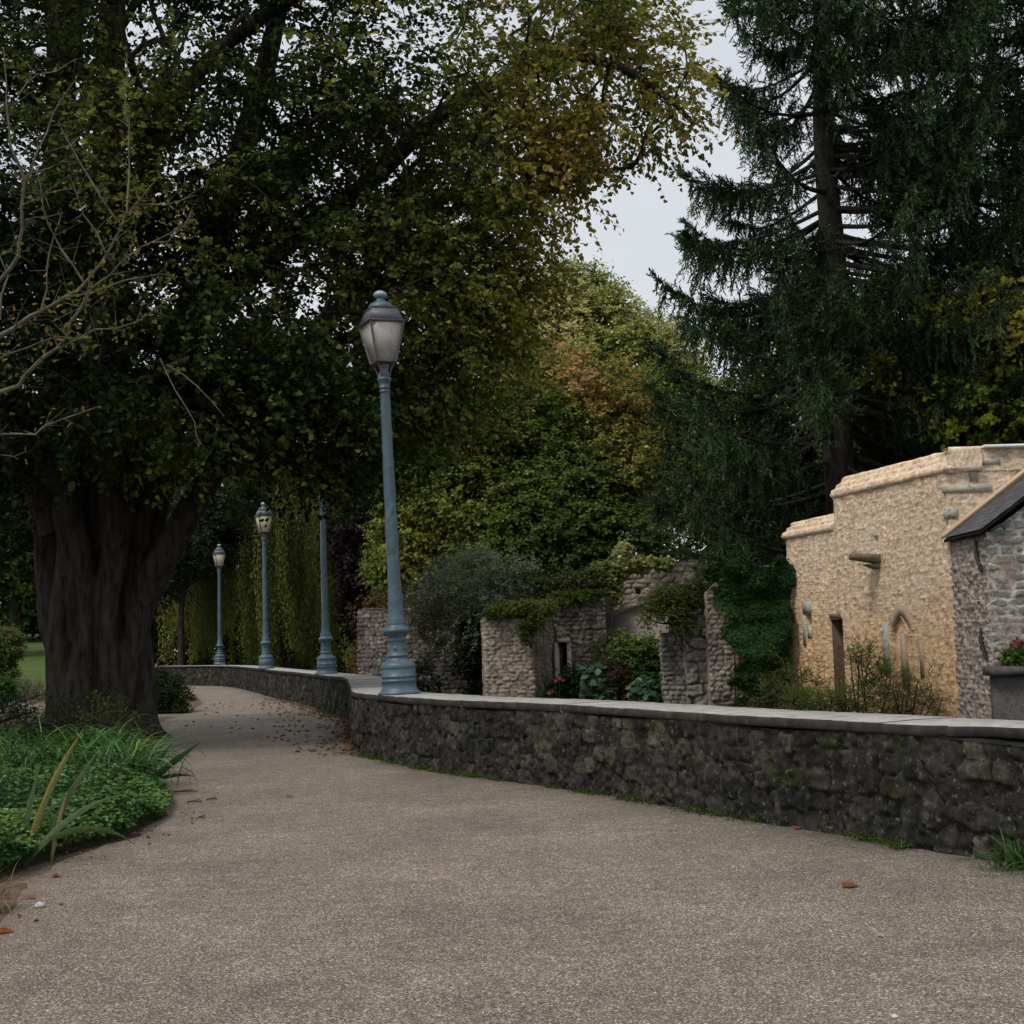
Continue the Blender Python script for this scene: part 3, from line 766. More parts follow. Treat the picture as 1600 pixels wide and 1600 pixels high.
# annex
ac = at(1545, 900, 20.3); ax, ay = ac[0], ac[1]; zf = at(1484, 842, 21.9)[2]; ze = at(1545, 832, ay)[2]; ze = (ze + zf) / 2
an = thing('grey_annex', 'small gabled grey stone annex under a dark slate roof against the ochre wall', 'outbuilding', (ax, ay, ZLOW))
obj('side_wall', rubble([(ax, ay), (nx - .015, ny - .12)], ZLOW, ze, .024, .13, .07, .04, 31, thick=.5, uneven=.8, mask=.08), M['annexside'], an, smooth=True)
sl = math.tan(math.radians(35.5))
obj('gable_wall', rubble([(ax + 6, ay), (ax + .0, ay)], ZLOW, lambda u: ze + sl * (6 - u) - .05, .022, .27, .125, .026, 32, thick=.4, uneven=.5, mask=.085), M['greystone'], an, smooth=True)
r = Acc(); oy = .14; ox = .13; W_ = 6
x0 = ax - ox; zA = ze - ox * sl + .05; th = .06


def rp(x, y, dz): return (x, y, zA + (x - x0) * sl + dz)


roofY1 = ny - .105; cpts = [rp(x0, ay - oy, 0), rp(x0 + W_, ay - oy, 0), rp(x0 + W_, roofY1, 0), rp(x0, roofY1, 0)]; tpts = [rp(x0, ay - oy, th), rp(x0 + W_, ay - oy, th), rp(x0 + W_, roofY1, th), rp(x0, roofY1, th)]
nn = 40
V = []; Cc = []
for i in range(nn + 1):
    w = i / nn
    for j in range(13):
        y = ay - oy + (roofY1 - ay + oy) * j / 12; x = x0 + W_ * w
        V.append(rp(x, y + (.012 * math.sin(i * 2.1) if j == 0 else 0), th + .008 * (fbm(i * .8, j * .9, 3) - .5) + .012 * (1 - (i * .31 * 2) % 1))); Cc.append((y, W_ * w / math.cos(math.radians(35.5)), 0))
idx = np.arange((nn + 1) * 13).reshape(nn + 1, 13); r.add(V, np.stack([idx[:-1, :-1], idx[1:, :-1], idx[1:, 1:], idx[:-1, 1:]], -1).reshape(-1, 4), np.array(Cc))
rb_ = Acc(); hexa(rb_, cpts, [(p[0], p[1], p[2] - .02) for p in tpts])
rf = obj('roof', r, M['slate'], an); obj('roof_boarding', rb_, M['dark'], rf)
fl = Acc(); f0, f1 = rp(x0 + .0, roofY1 + .002, th + .005), rp(x0 + W_, roofY1 + .002, th + .005)
hexa(fl, [f0, f1, (f1[0], ny + .0, f1[2]), (f0[0], ny + .0, f0[2])], [(f0[0], f0[1] + .03, f0[2] + .06), (f1[0], f1[1] + .03, f1[2] + .20), (f1[0], ny, f1[2] + .24), (f0[0], ny, f0[2] + .08)]); obj('mortar_fillet', fl, M['fillet'], an)
for px, py in ((1533, 868), (1538, 1005)):
    p = at(px, py, ay + .35); q = Acc(); x = p[0] - .02
    x = ax - .05
    tube(q, [(x, ay + .33, p[2] + .22), (x - .02, ay + .3, p[2] + .05), (x - .015, ay + .26, p[2] - .05), (x, ay + .16, p[2] - .24)], [.022, .03, .03, .02], 6); tube(q, [(x + .05, ay + .36, p[2] + .02), (x - .03, ay + .26, p[2] + .0)], .02, 6)
    obj('iron_tie', q, M['iron'], an)
pq = Acc(); tube(pq, [(ax + .02, ay - .10, ze + .0), (ax + .18, ay - .11, ze + .09), (ax + .24, ay - .1, ze + .02)], .02, 6); obj('roof_bracket', pq, M['iron'], an)

# planter wall with a moulded ledge
pc = at(1549, 1050, 20.02); px0, py0 = pc[0], pc[1]; zl = at(1575, 1056, 20.02)[2]
pt = thing('planter_wall', 'dark pebbledashed planter wall with a rounded stone ledge below the annex', 'planter', (px0, py0, ZLOW))
q = Acc(); hexa(q, [(px0 + .06, py0, ZLOW), (px0 + 4, py0, ZLOW), (px0 + 4, ay - .01, ZLOW), (px0 + .06, ay - .01, ZLOW)], [(px0 + .06, py0, zl), (px0 + 4, py0, zl), (px0 + 4, ay - .01, zl), (px0 + .06, ay - .01, zl)]); obj('wall', q, M['pebble'], pt)
q = Acc(); n = 12; A = []
for th_ in np.linspace(-math.pi / 2, math.pi / 2, 9): A.append((-.08 - .07 * math.cos(th_), .07 + .065 * math.sin(th_)))
A += [(.26, .135), (.26, .005)]; A = np.array(A); k = len(A)
V = np.vstack([np.column_stack([np.full(k, x), py0 + A[:, 0], zl + .002 + A[:, 1]]) for x in (px0 - .04, px0 + 4)]); i = np.arange(k); j = (i + 1) % k
q.add(V, [np.stack([i, j, k + j, k + i], -1), i[None, ::-1], (i + k)[None]]); obj('ledge', q, M['ledge'], pt)

# ------------------------------------------------------------------ ruins across the ditch
def wall_px(name, label, cat, pts, Ys, topf, mat, cw, ch, dep, seed, mode='thick', thick=.6, res=.026, openings=(), pname='masonry', kids=()):
    """pts: columns of the face from its far side to its near side (walked with the outside on the near hand)"""
    P = [at(p, 1000, Y)[:2] for p, Y in zip(pts, Ys)]
    t = thing(name, label, cat, (P[0][0], P[0][1], ZLOW))
    obj(pname, rubble(P, ZLOW, topf, res, cw, ch, dep, seed, mode, thick, openings), mat, t, smooth=True)
    return t, P


def ztop(px, py, Y): return at(px, py, Y)[2]


def ragged(base, amp, seed, f=1.2): return lambda u: base + amp * (fbm(u * f, 3, seed) - .5) * 2 + .10 * (vnoise(u * 5, 1, seed) - .5)


# dark retaining wall
Yr = 34
wall_px('retaining_wall', 'dark stained rubble retaining wall half hidden under grey green shrubs', 'wall', [790, 640, 560], [33.2, Yr, 36], ragged(ztop(700, 945, Yr), .12, 41), M['ruindark'], .22, .11, .04, 41)
# pale pier wall
z1 = ztop(800, 962, 30.5)
wall_px('pier_wall', 'pale pinkish rubble pier draped with moss on its top', 'wall', [876, 833, 758, 752], [31.8, 30.4, 30.6, 33.5], ragged(z1, .08, 42), M['ruinpink'], .17, .085, .03, 42, thick=.5)
# wall with the doorway
zd = ztop(905, 938, 31.3); Pd = [at(p, 1000, Y) for p, Y in ((948, 31.0), (866, 31.4))]
ul = math.hypot(*(Pd[1] - Pd[0])[:2])


def ud(px): return ul * (948 - px) / (948 - 866)


dt, _ = wall_px('doorway_wall', 'dark weathered ruin wall pierced by a narrow doorway', 'ruin', [948, 866, 862], [31.0, 31.4, 33], ragged(zd, .12, 43), M['ruindark'], .2, .10, .04, 43, openings=[(ud(888), ud(873), ZLOW - 1, ztop(880, 1004, 31.3), .42)])
q = Acc(); p0 = at(871, 1004, 31.25); p1 = at(890, 1000, 31.25); box(q, (p0[0], 31.15, p0[2]), (p1[0], 31.5, p1[2] + .04)); obj('lintel', q, M['dressed'], dt)
q = Acc(); p0 = at(868.5, 1100, 31.3); p1 = at(873, 1004, 31.3); box(q, (p0[0], 31.2, ZLOW), (p1[0], 31.45, p1[2] - .002)); obj('door_jamb', q, M['dressed'], dt)
q = Acc(); p0 = at(888.3, 1100, 31.3); p1 = at(892, 1004, 31.3); box(q, (p0[0], 31.2, ZLOW), (p1[0], 31.45, p1[2] - .002)); obj('door_jamb', q, M['dressed'], dt)
q = Acc(); p0 = at(872.5, 1100, 31.6); p1 = at(888.8, 1002, 31.6); box(q, (p0[0], 31.62, ZLOW), (p1[0], 31.66, p1[2])); obj('door', q, plain_mat('dark_red_boards', (.03, .015, .012), (.06, .03, .025), 8), dt)
# gabled ruin with a lean-to scar
Yg = 34.0; P0, P1 = at(1110, 1000, Yg), at(930, 1000, Yg + .3); gl = math.hypot(*(P1 - P0)[:2])


def gtop(u):
    px = 1110 - 180 * u / gl
    py = np.interp(px, [930, 962, 985, 1012, 1060, 1110], [945, 926, 902, 884, 875, 872])
    return ztop(px, py, Yg) + .06 * (vnoise(u * 5, 0, 3) - .5)


gt, _ = wall_px('gabled_ruin', 'roofless pale gable wall with a sloping roof scar and a small hole', 'ruin', [1110, 930], [Yg, Yg + .3], gtop, M['ruinpink'], .24, .12, .035, 44, openings=[(gl * (1110 - 1004) / 180, gl * (1110 - 997) / 180, ztop(1000, 927, Yg), ztop(1000, 920, Yg), .3)])
Yl = 33.2
q = Acc(); A = [at(1062, 926, Yl), at(937, 968, Yl)]
hexa(q, [(A[1][0], Yl, ZLOW), (A[0][0], Yl, ZLOW), (A[0][0], Yl + .5, ZLOW), (A[1][0], Yl + .5, ZLOW)], [(A[1][0], Yl, A[1][2]), (A[0][0], Yl, A[0][2]), (A[0][0], Yl + .5, A[0][2]), (A[1][0], Yl + .5, A[1][2])]); obj('rendered_wall', q, M['render'], gt)
q = Acc(); A = [at(1062, 925, Yl - .1), at(922, 972, Yl - .1)]
hexa(q, [(A[1][0], Yl - .1, A[1][2]), (A[0][0], Yl - .1, A[0][2]), (A[0][0], Yl + .5, A[0][2]), (A[1][0], Yl + .5, A[1][2])], [(A[1][0], Yl - .1, A[1][2] + .09), (A[0][0], Yl - .1, A[0][2] + .09), (A[0][0], Yl + .5, A[0][2] + .09), (A[1][0], Yl + .5, A[1][2] + .09)]); obj('verge_strip', q, M['coping'], gt)
q = Acc(); A = [at(1018, 998, 31.5), at(1038, 994, 31.5)]; box(q, (A[0][0], 31.4, A[0][2] - .05), (A[1][0] + .3, 31.9, A[1][2])); shelf = obj('stone_shelf', q, M['coping']); tag(shelf, 'thin pale stone slab set on the ruin wall beside the yellow flowers', 'slab')
# broken buttress and pale flank, ivy clad wall
zb_ = ztop(1070, 985, 28.2)
Pb0, Pb1 = at(1105, 1000, 28.3), at(1037, 1000, 28.6); bl = math.hypot(*(Pb1 - Pb0)[:2])
bt, _ = wall_px('broken_buttress', 'broken grey rubble buttress with big toothed quoins and greenery on top', 'ruin', [1105, 1037, 1033], [28.3, 28.6, 30.0], lambda u: ztop(1070, np.interp(u, [0, bl * .45, bl, bl + 3], [952, 965, 990, 985]), 28.2) + .08 * (vnoise(u * 6, 2, 5) - .5), M['ruingrey'], .2, .10, .06, 45)
obj('quoin_pier', rubble([(Pb0[0] + .0, 28.22), (Pb0[0] - .44, 28.24)], ZLOW, lambda u: ztop(1090, 958, 28) + .1 * (vnoise(u * 7, 1, 3) - .5), .024, .46, .23, .085, 47, thick=.45, uneven=.8, mask=.05, rough9=.9, rough28=.4), M['ruingrey'], bt, smooth=True)
zi = ztop(1180, 885, 28.3)
P0, P1 = at(1240, 1000, 27.75), at(1107, 1000, 27.8); il = math.hypot(*(P1 - P0)[:2])
wall_px('ivy_clad_wall', 'tall grey rubble wall with dark ivy over its half beside the ochre building', 'wall', [1240, 1107], [27.75, 27.8], lambda u: ztop(1170, np.interp(u / il, [0, .45, .72, 1], [884, 885, 895, 925]), 28.3) + .06 * (vnoise(u * 4, 2, 5) - .5), M['ruinpink'], .16, .10, .045, 46)

# ------------------------------------------------------------------ plants: generic
def cluster_pts(blobs, n, rng, shell=.45):
    B = np.array([b[:6] for b in blobs], float); w = (B[:, 3] * B[:, 4] * B[:, 5]) ** (2 / 3.)
    if len(blobs[0]) > 6: w = w * np.array([b[6] for b in blobs])
    k = rng.choice(len(B), n, p=w / w.sum())
    d = norm(rng.randn(n, 3)); r = 1 - shell * rng.rand(n) ** 1.6
    r = r * (.86 + .28 * n3(d * 2 + k[:, None] * 3.3, 1.6, 2))
    out = norm(d / B[k, 3:6])
    return B[k, :3] + d * B[k, 3:6] * r[:, None], out


def grow(nodes, par0, rad0, C, acc, rng, r_tip=.006, bias=.35, maxr=.2, ns=5, bend=.12, col=(.5, .5, .5), powr=.46):
    """join leaf clusters to a limb skeleton by nearest links; thickness follows what each carries"""
    pts = [np.array(p, float) for p in nodes]; par = list(par0); n0 = len(pts)
    A = np.array(pts); L = np.zeros(n0)
    for i in range(n0):
        if par[i] >= 0: L[i] = L[par[i]] + np.linalg.norm(A[i] - A[par[i]])
    d0 = np.min(np.linalg.norm(C[:, None] - A[None], axis=2), 1); order = np.argsort(d0)
    Pn = np.zeros((n0 + len(C), 3)); Pn[:n0] = A; Ln = np.zeros(len(Pn)); Ln[:n0] = L; cnt = n0
    parent = np.full(len(Pn), -1); parent[:n0] = par
    for ci in order:
        d = np.linalg.norm(Pn[:cnt] - C[ci], axis=1)
        j = int(np.argmin(d + bias * Ln[:cnt] * .5 + .2 * np.maximum(0, Pn[:cnt, 2] - C[ci, 2])))
        Pn[cnt] = C[ci]; parent[cnt] = j; Ln[cnt] = Ln[j] + d[j]; cnt += 1
    load = np.ones(len(Pn))
    for i in range(len(Pn) - 1, n0 - 1, -1): load[parent[i]] += load[i]
    Rr = np.minimum(maxr, r_tip * load ** powr)
    for i in range(n0, len(Pn)):
        a, b = Pn[parent[i]], Pn[i]; ln = np.linalg.norm(b - a)
        if ln < .02: continue
        t = np.linspace(0, 1, 4)[:, None]; mid = rng.randn(3) * bend * ln; mid[2] += .12 * ln
        P = a * (1 - t) + b * t + mid * (4 * t * (1 - t)) * .5
        ra = min(Rr[i] * 1.25, rad0[parent[i]] if parent[i] < n0 else Rr[parent[i]])
        tube(acc, P, np.linspace(max(ra, Rr[i]), Rr[i], 4), ns if Rr[i] > .03 else 4, col)
    return Pn, parent


def sprays(acc, tw, C, out, rng, ntw, tl, nl, L, W, pal, shape, droop=.25, flat=.55, colf=.5, up=.55, twr=.004, jit=.22, ang=.9, nz=.9, lj=.3, outw=.25, tvar=1.7, tj=.16):
    """twigs fan out of each cluster and carry leaves on both sides"""
    n = len(C)
    d = norm(out[:, None] * .75 + rng.randn(n, ntw, 3) * np.array([.8, .8, .8 * flat])); d[..., 2] -= droop * rng.rand(n, ntw)
    d = norm(d); ln = tl * (.6 + .7 * rng.rand(n, ntw, 1))
    A = np.repeat(C[:, None], ntw, 1) + rng.randn(n, ntw, 3) * tl * .10; B = A + d * ln
    B[..., 2] -= .12 * ln[..., 0]
    if tw is not None: sticks(tw, A, B, twr, twr * .4, (.4, .4, .4))
    t = (np.arange(nl) + rng.rand(n, ntw, nl)) / nl; t = .12 + .92 * t
    P = A[:, :, None] + (B - A)[:, :, None] * t[..., None]; P[..., 2] -= .06 * ln * t * t
    T0 = np.repeat(d[:, :, None], nl, 2); side = np.where(np.arange(nl) % 2 == 0, 1., -1.)[None, None, :, None]
    S_ = norm(np.cross(T0, np.array([0, 0, 1.])) + 1e-4)
    T = norm(T0 * (1 - ang * .4) + S_ * side * ang + rng.randn(n, ntw, nl, 3) * .28 - np.array([0, 0, droop * .8]))
    N = norm(np.array([0, 0, up]) + rng.randn(n, ntw, nl, 3) * .55 + out[:, None, None] * outw)
    P = P + rng.randn(*P.shape) * L * lj
    P = P.reshape(-1, 3)
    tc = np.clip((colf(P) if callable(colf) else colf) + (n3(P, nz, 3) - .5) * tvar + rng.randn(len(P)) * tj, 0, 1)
    leaves(acc, P, T, N, L * (.7 + .6 * rng.rand(len(P))), W * (.7 + .6 * rng.rand(len(P))), pick(pal, tc, jit, rng), shape)


def skeleton(limbs, step=.5):
    """limbs: list of (points, r0, r1, index of the limb and fraction it leaves from)"""
    nodes, par, rad, tubes_ = [], [], [], []
    starts = []
    for pts, r0, r1, src in limbs:
        P = spline(pts, step); R = np.linspace(r0, r1, len(P)); i0 = len(nodes)
        for q in range(len(P)):
            nodes.append(P[q]); rad.append(R[q]); par.append(i0 + q - 1 if q else (-1 if src is None else src if isinstance(src, int) else 0))
        starts.append((i0, len(P))); tubes_.append((P, R))
    return nodes, par, rad, tubes_


def tree(name, label, cat, base, blobs, n, limbs, leaf, pal, rng, group=None, bark='bark', ntw=4, tl=.6, nl=8, reject=None, shell=.45, twigs=True, shape='oval', trunk_acc=None, kw=None, r_tip=.006, maxr=.2, pname='crown', mname='leaf', gname='trunk'):
    t = thing(name, label, cat, base, group)
    C, out = cluster_pts(blobs, n, rng, shell)
    if reject is not None:
        k = ~reject(C, rng); C, out = C[k], out[k]
    nodes, par, rad, tb = skeleton(limbs)
    w = Acc()
    if trunk_acc is not None: w = trunk_acc
    for P, R in tb:
        tube(w, P, R, 9)
    grow(nodes, par, rad, C, w, rng, r_tip=r_tip, maxr=maxr)
    cr = Acc(); sprays(cr, w if twigs else None, C, out, rng, ntw, tl, nl, leaf[0], leaf[1], pal, shape, **(kw or {}))
    obj(gname, w, M[bark], t, smooth=True); obj(pname, cr, M[mname], t)
    return t, C


def B(px, py, Y, rx, ry, rz, w=1.0):
    p = at(px, py, Y); return (p[0], p[1], p[2], rx, ry, rz, w)

# ------------------------------------------------------------------ the old linden
OLIVE = [(.035, .055, .012), (.055, .085, .018), (.085, .115, .022), (.15, .15, .03), (.24, .17, .045), (.20, .10, .045)]
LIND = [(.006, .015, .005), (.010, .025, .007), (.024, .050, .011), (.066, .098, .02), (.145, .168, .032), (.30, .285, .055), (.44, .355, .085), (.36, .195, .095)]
tc = at(152, 1150, 19.75); TX, TY = tc[0], 19.75


def linden_trunk():
    acc = Acc(); n = 150; th = np.arange(n) / n * TAU; zs = np.concatenate([np.linspace(-.06, .5, 14), np.linspace(.56, 4.0, 60)])
    st = [(-3.05, .60, .24, .25), (-2.62, .62, .19, -.2), (-2.18, .63, .20, .1), (-1.72, .60, .21, -.15), (-1.25, .50, .16, .3), (-.92, .60, .19, -.2), (-.48, .62, .21, .2), (.0, .60, .22, -.1), (.6, .56, .26, .2), (1.2, .55, .26, -.2), (1.8, .55, .27, .15), (2.5, .58, .25, 0)]
    V = []
    for z in zs:
        zz = max(0, z); fl = 1 + .20 * math.exp(-zz / .28) + .16 * math.exp(-zz / .12) * (1 + np.sin(th * 6 + 1.3) * .8) - .02 * zz + .0 * zz
        fl *= 1 - .05 * math.exp(-((zz - 1.3) / .5) ** 2) * .6
        top = np.clip((zz - 2.0) / 2.0, 0, 1)
        R = np.zeros(n)
        for (a, c, r, tw) in st:
            aa = a + tw * (zz - .9) * .5 + .09 * math.sin(zz * 2.1 + a * 5)
            rr = r * (1 + .20 * math.sin(zz * 2.6 + a * 7)); cc = c * (1 + .11 * math.sin(zz * 1.9 + a * 3)) + .28 * top * (1 if abs(a) < 1.0 or abs(a) > 2 else .3)
            dth = th - aa; pr_ = cc * np.cos(dth); pe = cc * np.sin(dth)
            s = rr * rr - pe * pe
            R = np.maximum(R, np.where(s > 0, pr_ + np.sqrt(np.maximum(s, 0)), 0))
        R = np.maximum(R, .46) * fl * np.interp(zz, [0, .6, 1.6, 2.6, 4], [.87, .86, .93, 1.0, 1.05])
        lean = .02 * zz
        R = R * (1 + .07 * (n3(np.stack([np.cos(th) * 2, np.sin(th) * 2, np.full(n, zz * 1.5)], -1), 1.6, 3) - .5) + .022 * (fbm(th * 9, np.full(n, zz * 1.3), 4) - .5) * 2 + .02 * (vnoise(th * 26, np.full(n, zz * 2.2), 6) - .5))
        V.append(np.column_stack([TX + lean + R * np.cos(th), TY + R * np.sin(th), np.full(n, z)]))
    V = np.vstack(V); m = len(zs)
    i = np.arange(m - 1)[:, None] * n; j = np.arange(n)[None]; j2 = (j + 1) % n
    acc.add(V, [np.stack([i + j, i + j2, i + n + j2, i + n + j], -1).reshape(-1, 4), (np.arange(n) + (m - 1) * n)[None]])
    return acc


def A(*l): return [at(*p) for p in l]


lim = [
    (A((185, 1040, 19.8), (215, 950, 19.6), (250, 880, 19.4), (300, 790, 19.3), (350, 710, 19.2), (430, 600, 19.0), (540, 470, 18.8), (650, 330, 18.8)), .27, .07, None),
    (A((200, 860, 19.8), (230, 700, 19.9), (290, 520, 20.0), (350, 330, 20), (400, 160, 20), (440, 0, 20)), .36, .12, None),
    (A((150, 860, 19.6), (160, 650, 19.5), (170, 420, 19.4), (170, 200, 19.4), (180, -100, 19.4)), .36, .16, None),
    (A((105, 860, 19.8), (95, 650, 19.9), (85, 400, 20), (95, 180, 20), (90, -150, 20)), .34, .16, None),
    (A((90, 830, 19.5), (20, 640, 19.2), (-90, 450, 19), (-250, 300, 19)), .28, .08, None),
    (A((170, 420, 19.4), (240, 230, 19.2), (310, 110, 19.0), (420, 20, 18.8), (560, -60, 18.8)), .17, .07, None),
    (A((290, 520, 20.0), (420, 400, 19.6), (560, 300, 19.2), (700, 170, 18.9), (860, 95, 18.7), (960, 100, 18.6), (1040, 150, 18.5), (1085, 195, 18.4)), .20, .03, None),
    (A((430, 600, 19.0), (540, 530, 19.2), (640, 510, 19.3), (690, 590, 19.4), (735, 665, 19.4)), .11, .02, None),
    (A((540, 470, 18.8), (700, 380, 18.9), (830, 310, 18.8), (930, 270, 18.7), (985, 262, 18.7)), .08, .02, None),
    (A((340, 740, 19.2), (420, 720, 18.6), (500, 735, 18.2), (555, 770, 18.0)), .09, .02, None),
    (A((150, 880, 19.8), (165, 780, 19.2), (185, 700, 17.9), (230, 600, 16.8), (300, 560, 16.0)), .16, .04, None),
    (A((115, 880, 19.9), (85, 800, 19.2), (50, 750, 18.3), (20, 720, 17.2)), .12, .03, None),
]
blobs = [B(120, 120, 19.5, 3.6, 3.6, 3.2, 1.0), B(420, 90, 19.3, 3.3, 3.4, 2.6, .62), B(720, 60, 19, 2.5, 3.0, 1.9, .85), B(930, 130, 18.6, 1.45, 1.6, 1.15, 1.0), B(660, 250, 18.7, 2.0, 2.4, 1.4, .9),
         B(300, 430, 18.2, 3.2, 3.3, 2.2, 1.15), B(560, 500, 18.9, 2.1, 2.6, 1.9, 1.15), B(120, 640, 18.4, 3.0, 3.2, 1.35, 1.25), B(400, 690, 18.5, 1.9, 2.4, .85, 1.4), B(700, 430, 19.4, 1.35, 2.2, 1.1, 1.1),
         B(830, 320, 18.9, 1.0, 1.6, .62, 1.0), B(610, 665, 19.3, 1.1, 1.7, .75, 1.0), B(-140, 330, 19, 3.4, 4, 3.6, .7), B(150, -300, 19.4, 4, 4, 2.0, .35), B(780, 500, 19.8, .8, 1.5, .6, .9)]


def lind_reject(C, rng):
    px, py = proj(C)
    low = np.interp(px, [-400, 60, 90, 340, 415, 570, 640, 720, 830, 880, 930, 1000, 1120], [775, 765, 710, 695, 742, 740, 700, 670, 540, 430, 360, 300, 200])
    xr_ = np.interp(py, [-50, 0, 60, 140, 200, 240, 285, 320, 350, 400, 450, 540], [1040, 1062, 1100, 1095, 1085, 1005, 985, 905, 870, 860, 880, 860])
    bad = (py > low) | (px > xr_ - 12)
    bad |= (np.hypot(C[:, 0] + 1.2, C[:, 1] - 15) < 1.9)
    bad |= (np.hypot(C[:, 0] + 1.2, C[:, 1] - 15) < 3.2) & (C[:, 1] < 16.2)
    bad |= (C[:, 1] < 14.3)
    # thin places where the sky shows
    for (gx_, gy_, rx, ry, pr_) in ((215, 60, 34, 60, .8), (275, 245, 46, 40, .9), (380, 190, 42, 40, .8), (325, 130, 40, 40, .6), (430, 70, 50, 50, .6), (40, 240, 32, 42, .9), (700, 60, 60, 40, .5), (600, 90, 60, 50, .45), (560, 260, 70, 50, .6), (640, 240, 50, 60, .5), (700, 120, 80, 60, .3), (520, 290, 50, 30, .7), (780, 370, 60, 25, .6), (150, 200, 40, 50, .5), (10, 60, 30, 60, .6)):
        bad |= (((px - gx_) / rx) ** 2 + ((py - gy_) / ry) ** 2 < 1) & (rng.rand(len(C)) < pr_)
    return bad


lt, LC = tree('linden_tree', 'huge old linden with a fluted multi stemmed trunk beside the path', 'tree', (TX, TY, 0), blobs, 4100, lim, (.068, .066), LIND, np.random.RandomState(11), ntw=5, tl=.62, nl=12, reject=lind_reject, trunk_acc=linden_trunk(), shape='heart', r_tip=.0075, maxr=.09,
              kw=dict(droop=.4, flat=.4, colf=lambda P: np.clip(-.07 + .095 * (P[:, 0] + 7.0) + .022 * (P[:, 2] - 4.5), -.12, .74), nz=.55, up=.6, tvar=1.15, tj=.10, jit=.14))  # leaves darken low and to the left: shade put into colour, outer ones yellowing

# ------------------------------------------------------------------ hawthorn reaching in from the bed
ht = thing('hawthorn', 'sparse thorny shrub with bare grey branches and small yellowing leaves beside the linden', 'shrub', (-4.6, 9.8, 0))
wa = Acc(); fa = Acc(); rng = np.random.RandomState(5)
br = [
    ([(-330, 1180, 9.8), (-300, 900, 9.8), (-200, 740, 9.8), (-90, 660, 9.8), (0, 617, 9.8), (43, 585, 9.8), (89, 545, 9.8), (111, 502, 9.7), (140, 460, 9.7), (170, 430, 9.6), (238, 379, 9.5), (289, 353, 9.5)], .045, .004, .9),
    ([(-200, 740, 9.8), (-110, 600, 9.9), (0, 528, 10), (34, 502, 10), (64, 485, 10), (102, 464, 10), (132, 443, 10), (162, 400, 10), (187, 353, 10), (208, 319, 10.1), (251, 273, 10.1)], .035, .004, 1.1),
    ([(-110, 600, 9.9), (-40, 500, 9.6), (0, 443, 9.5), (26, 396, 9.4), (36, 358, 9.4), (34, 281, 9.3), (21, 230, 9.3), (8, 130, 9.3), (6, 75, 9.3)], .026, .004, .15),
    ([(34, 300, 9.4), (60, 240, 9.4), (85, 183, 9.5), (119, 124, 9.5)], .010, .003, .1),
    ([(187, 353, 10), (198, 330, 10), (202, 230, 10.1), (200, 150, 10.1), (198, 85, 10.1)], .012, .003, .9),
    ([(183, 345, 10), (145, 285, 9.9), (110, 230, 9.9), (91, 188, 9.9)], .011, .003, .25),
    ([(165, 395, 10), (132, 333, 10), (110, 277, 10)], .009, .003, .8),
    ([(132, 443, 10), (95, 390, 10), (75, 350, 10), (60, 300, 9.9), (52, 250, 9.9)], .010, .003, .2),
    ([(-200, 760, 9.8), (-60, 690, 9.7), (0, 677, 9.6), (51, 677, 9.6), (102, 653, 9.6), (157, 634, 9.6)], .018, .003, .35),
    ([(64, 485, 10), (70, 420, 10), (85, 370, 10), (97, 330, 10)], .010, .003, .1),
    ([(89, 545, 9.8), (150, 520, 9.8), (210, 500, 9.8), (260, 470, 9.8)], .010, .003, 1.2),
    ([(0, 560, 9.7), (40, 540, 9.7), (90, 530, 9.6), (135, 528, 9.6)], .008, .003, 1.5),
    ([(102, 464, 10), (160, 450, 10), (230, 430, 10), (262, 428, 10)], .009, .003, 1.2),
    ([(238, 379, 9.5), (280, 365, 9.5), (300, 330, 9.5)], .006, .003, .8),
    ([(208, 319, 10.1), (260, 320, 10.1), (305, 305, 10.1)], .006, .003, .9),
    ([(0, 500, 9.6), (10, 430, 9.6), (-10, 380, 9.6)], .010, .004, .2),
    ([(34, 281, 9.3), (75, 262, 9.3), (118, 252, 9.3)], .006, .002, .1), ([(36, 320, 9.4), (75, 305, 9.4), (115, 295, 9.4)], .006, .002, .1), ([(36, 345, 9.4), (70, 340, 9.4), (96, 325, 9.4)], .006, .002, .2),
    ([(28, 150, 9.3), (60, 115, 9.3), (100, 102, 9.3), (127, 102, 9.3)], .007, .002, .1), ([(0, 190, 9.4), (30, 150, 9.4)], .006, .002, .1), ([(-40, 700, 9.6), (0, 712, 9.6), (42, 705, 9.6)], .006, .002, .1),
    ([(250, 560, 11), (275, 610, 11), (300, 660, 11), (315, 695, 11)], .008, .003, .0), ([(260, 570, 11), (310, 600, 11), (350, 650, 11)], .007, .003, .0),
]
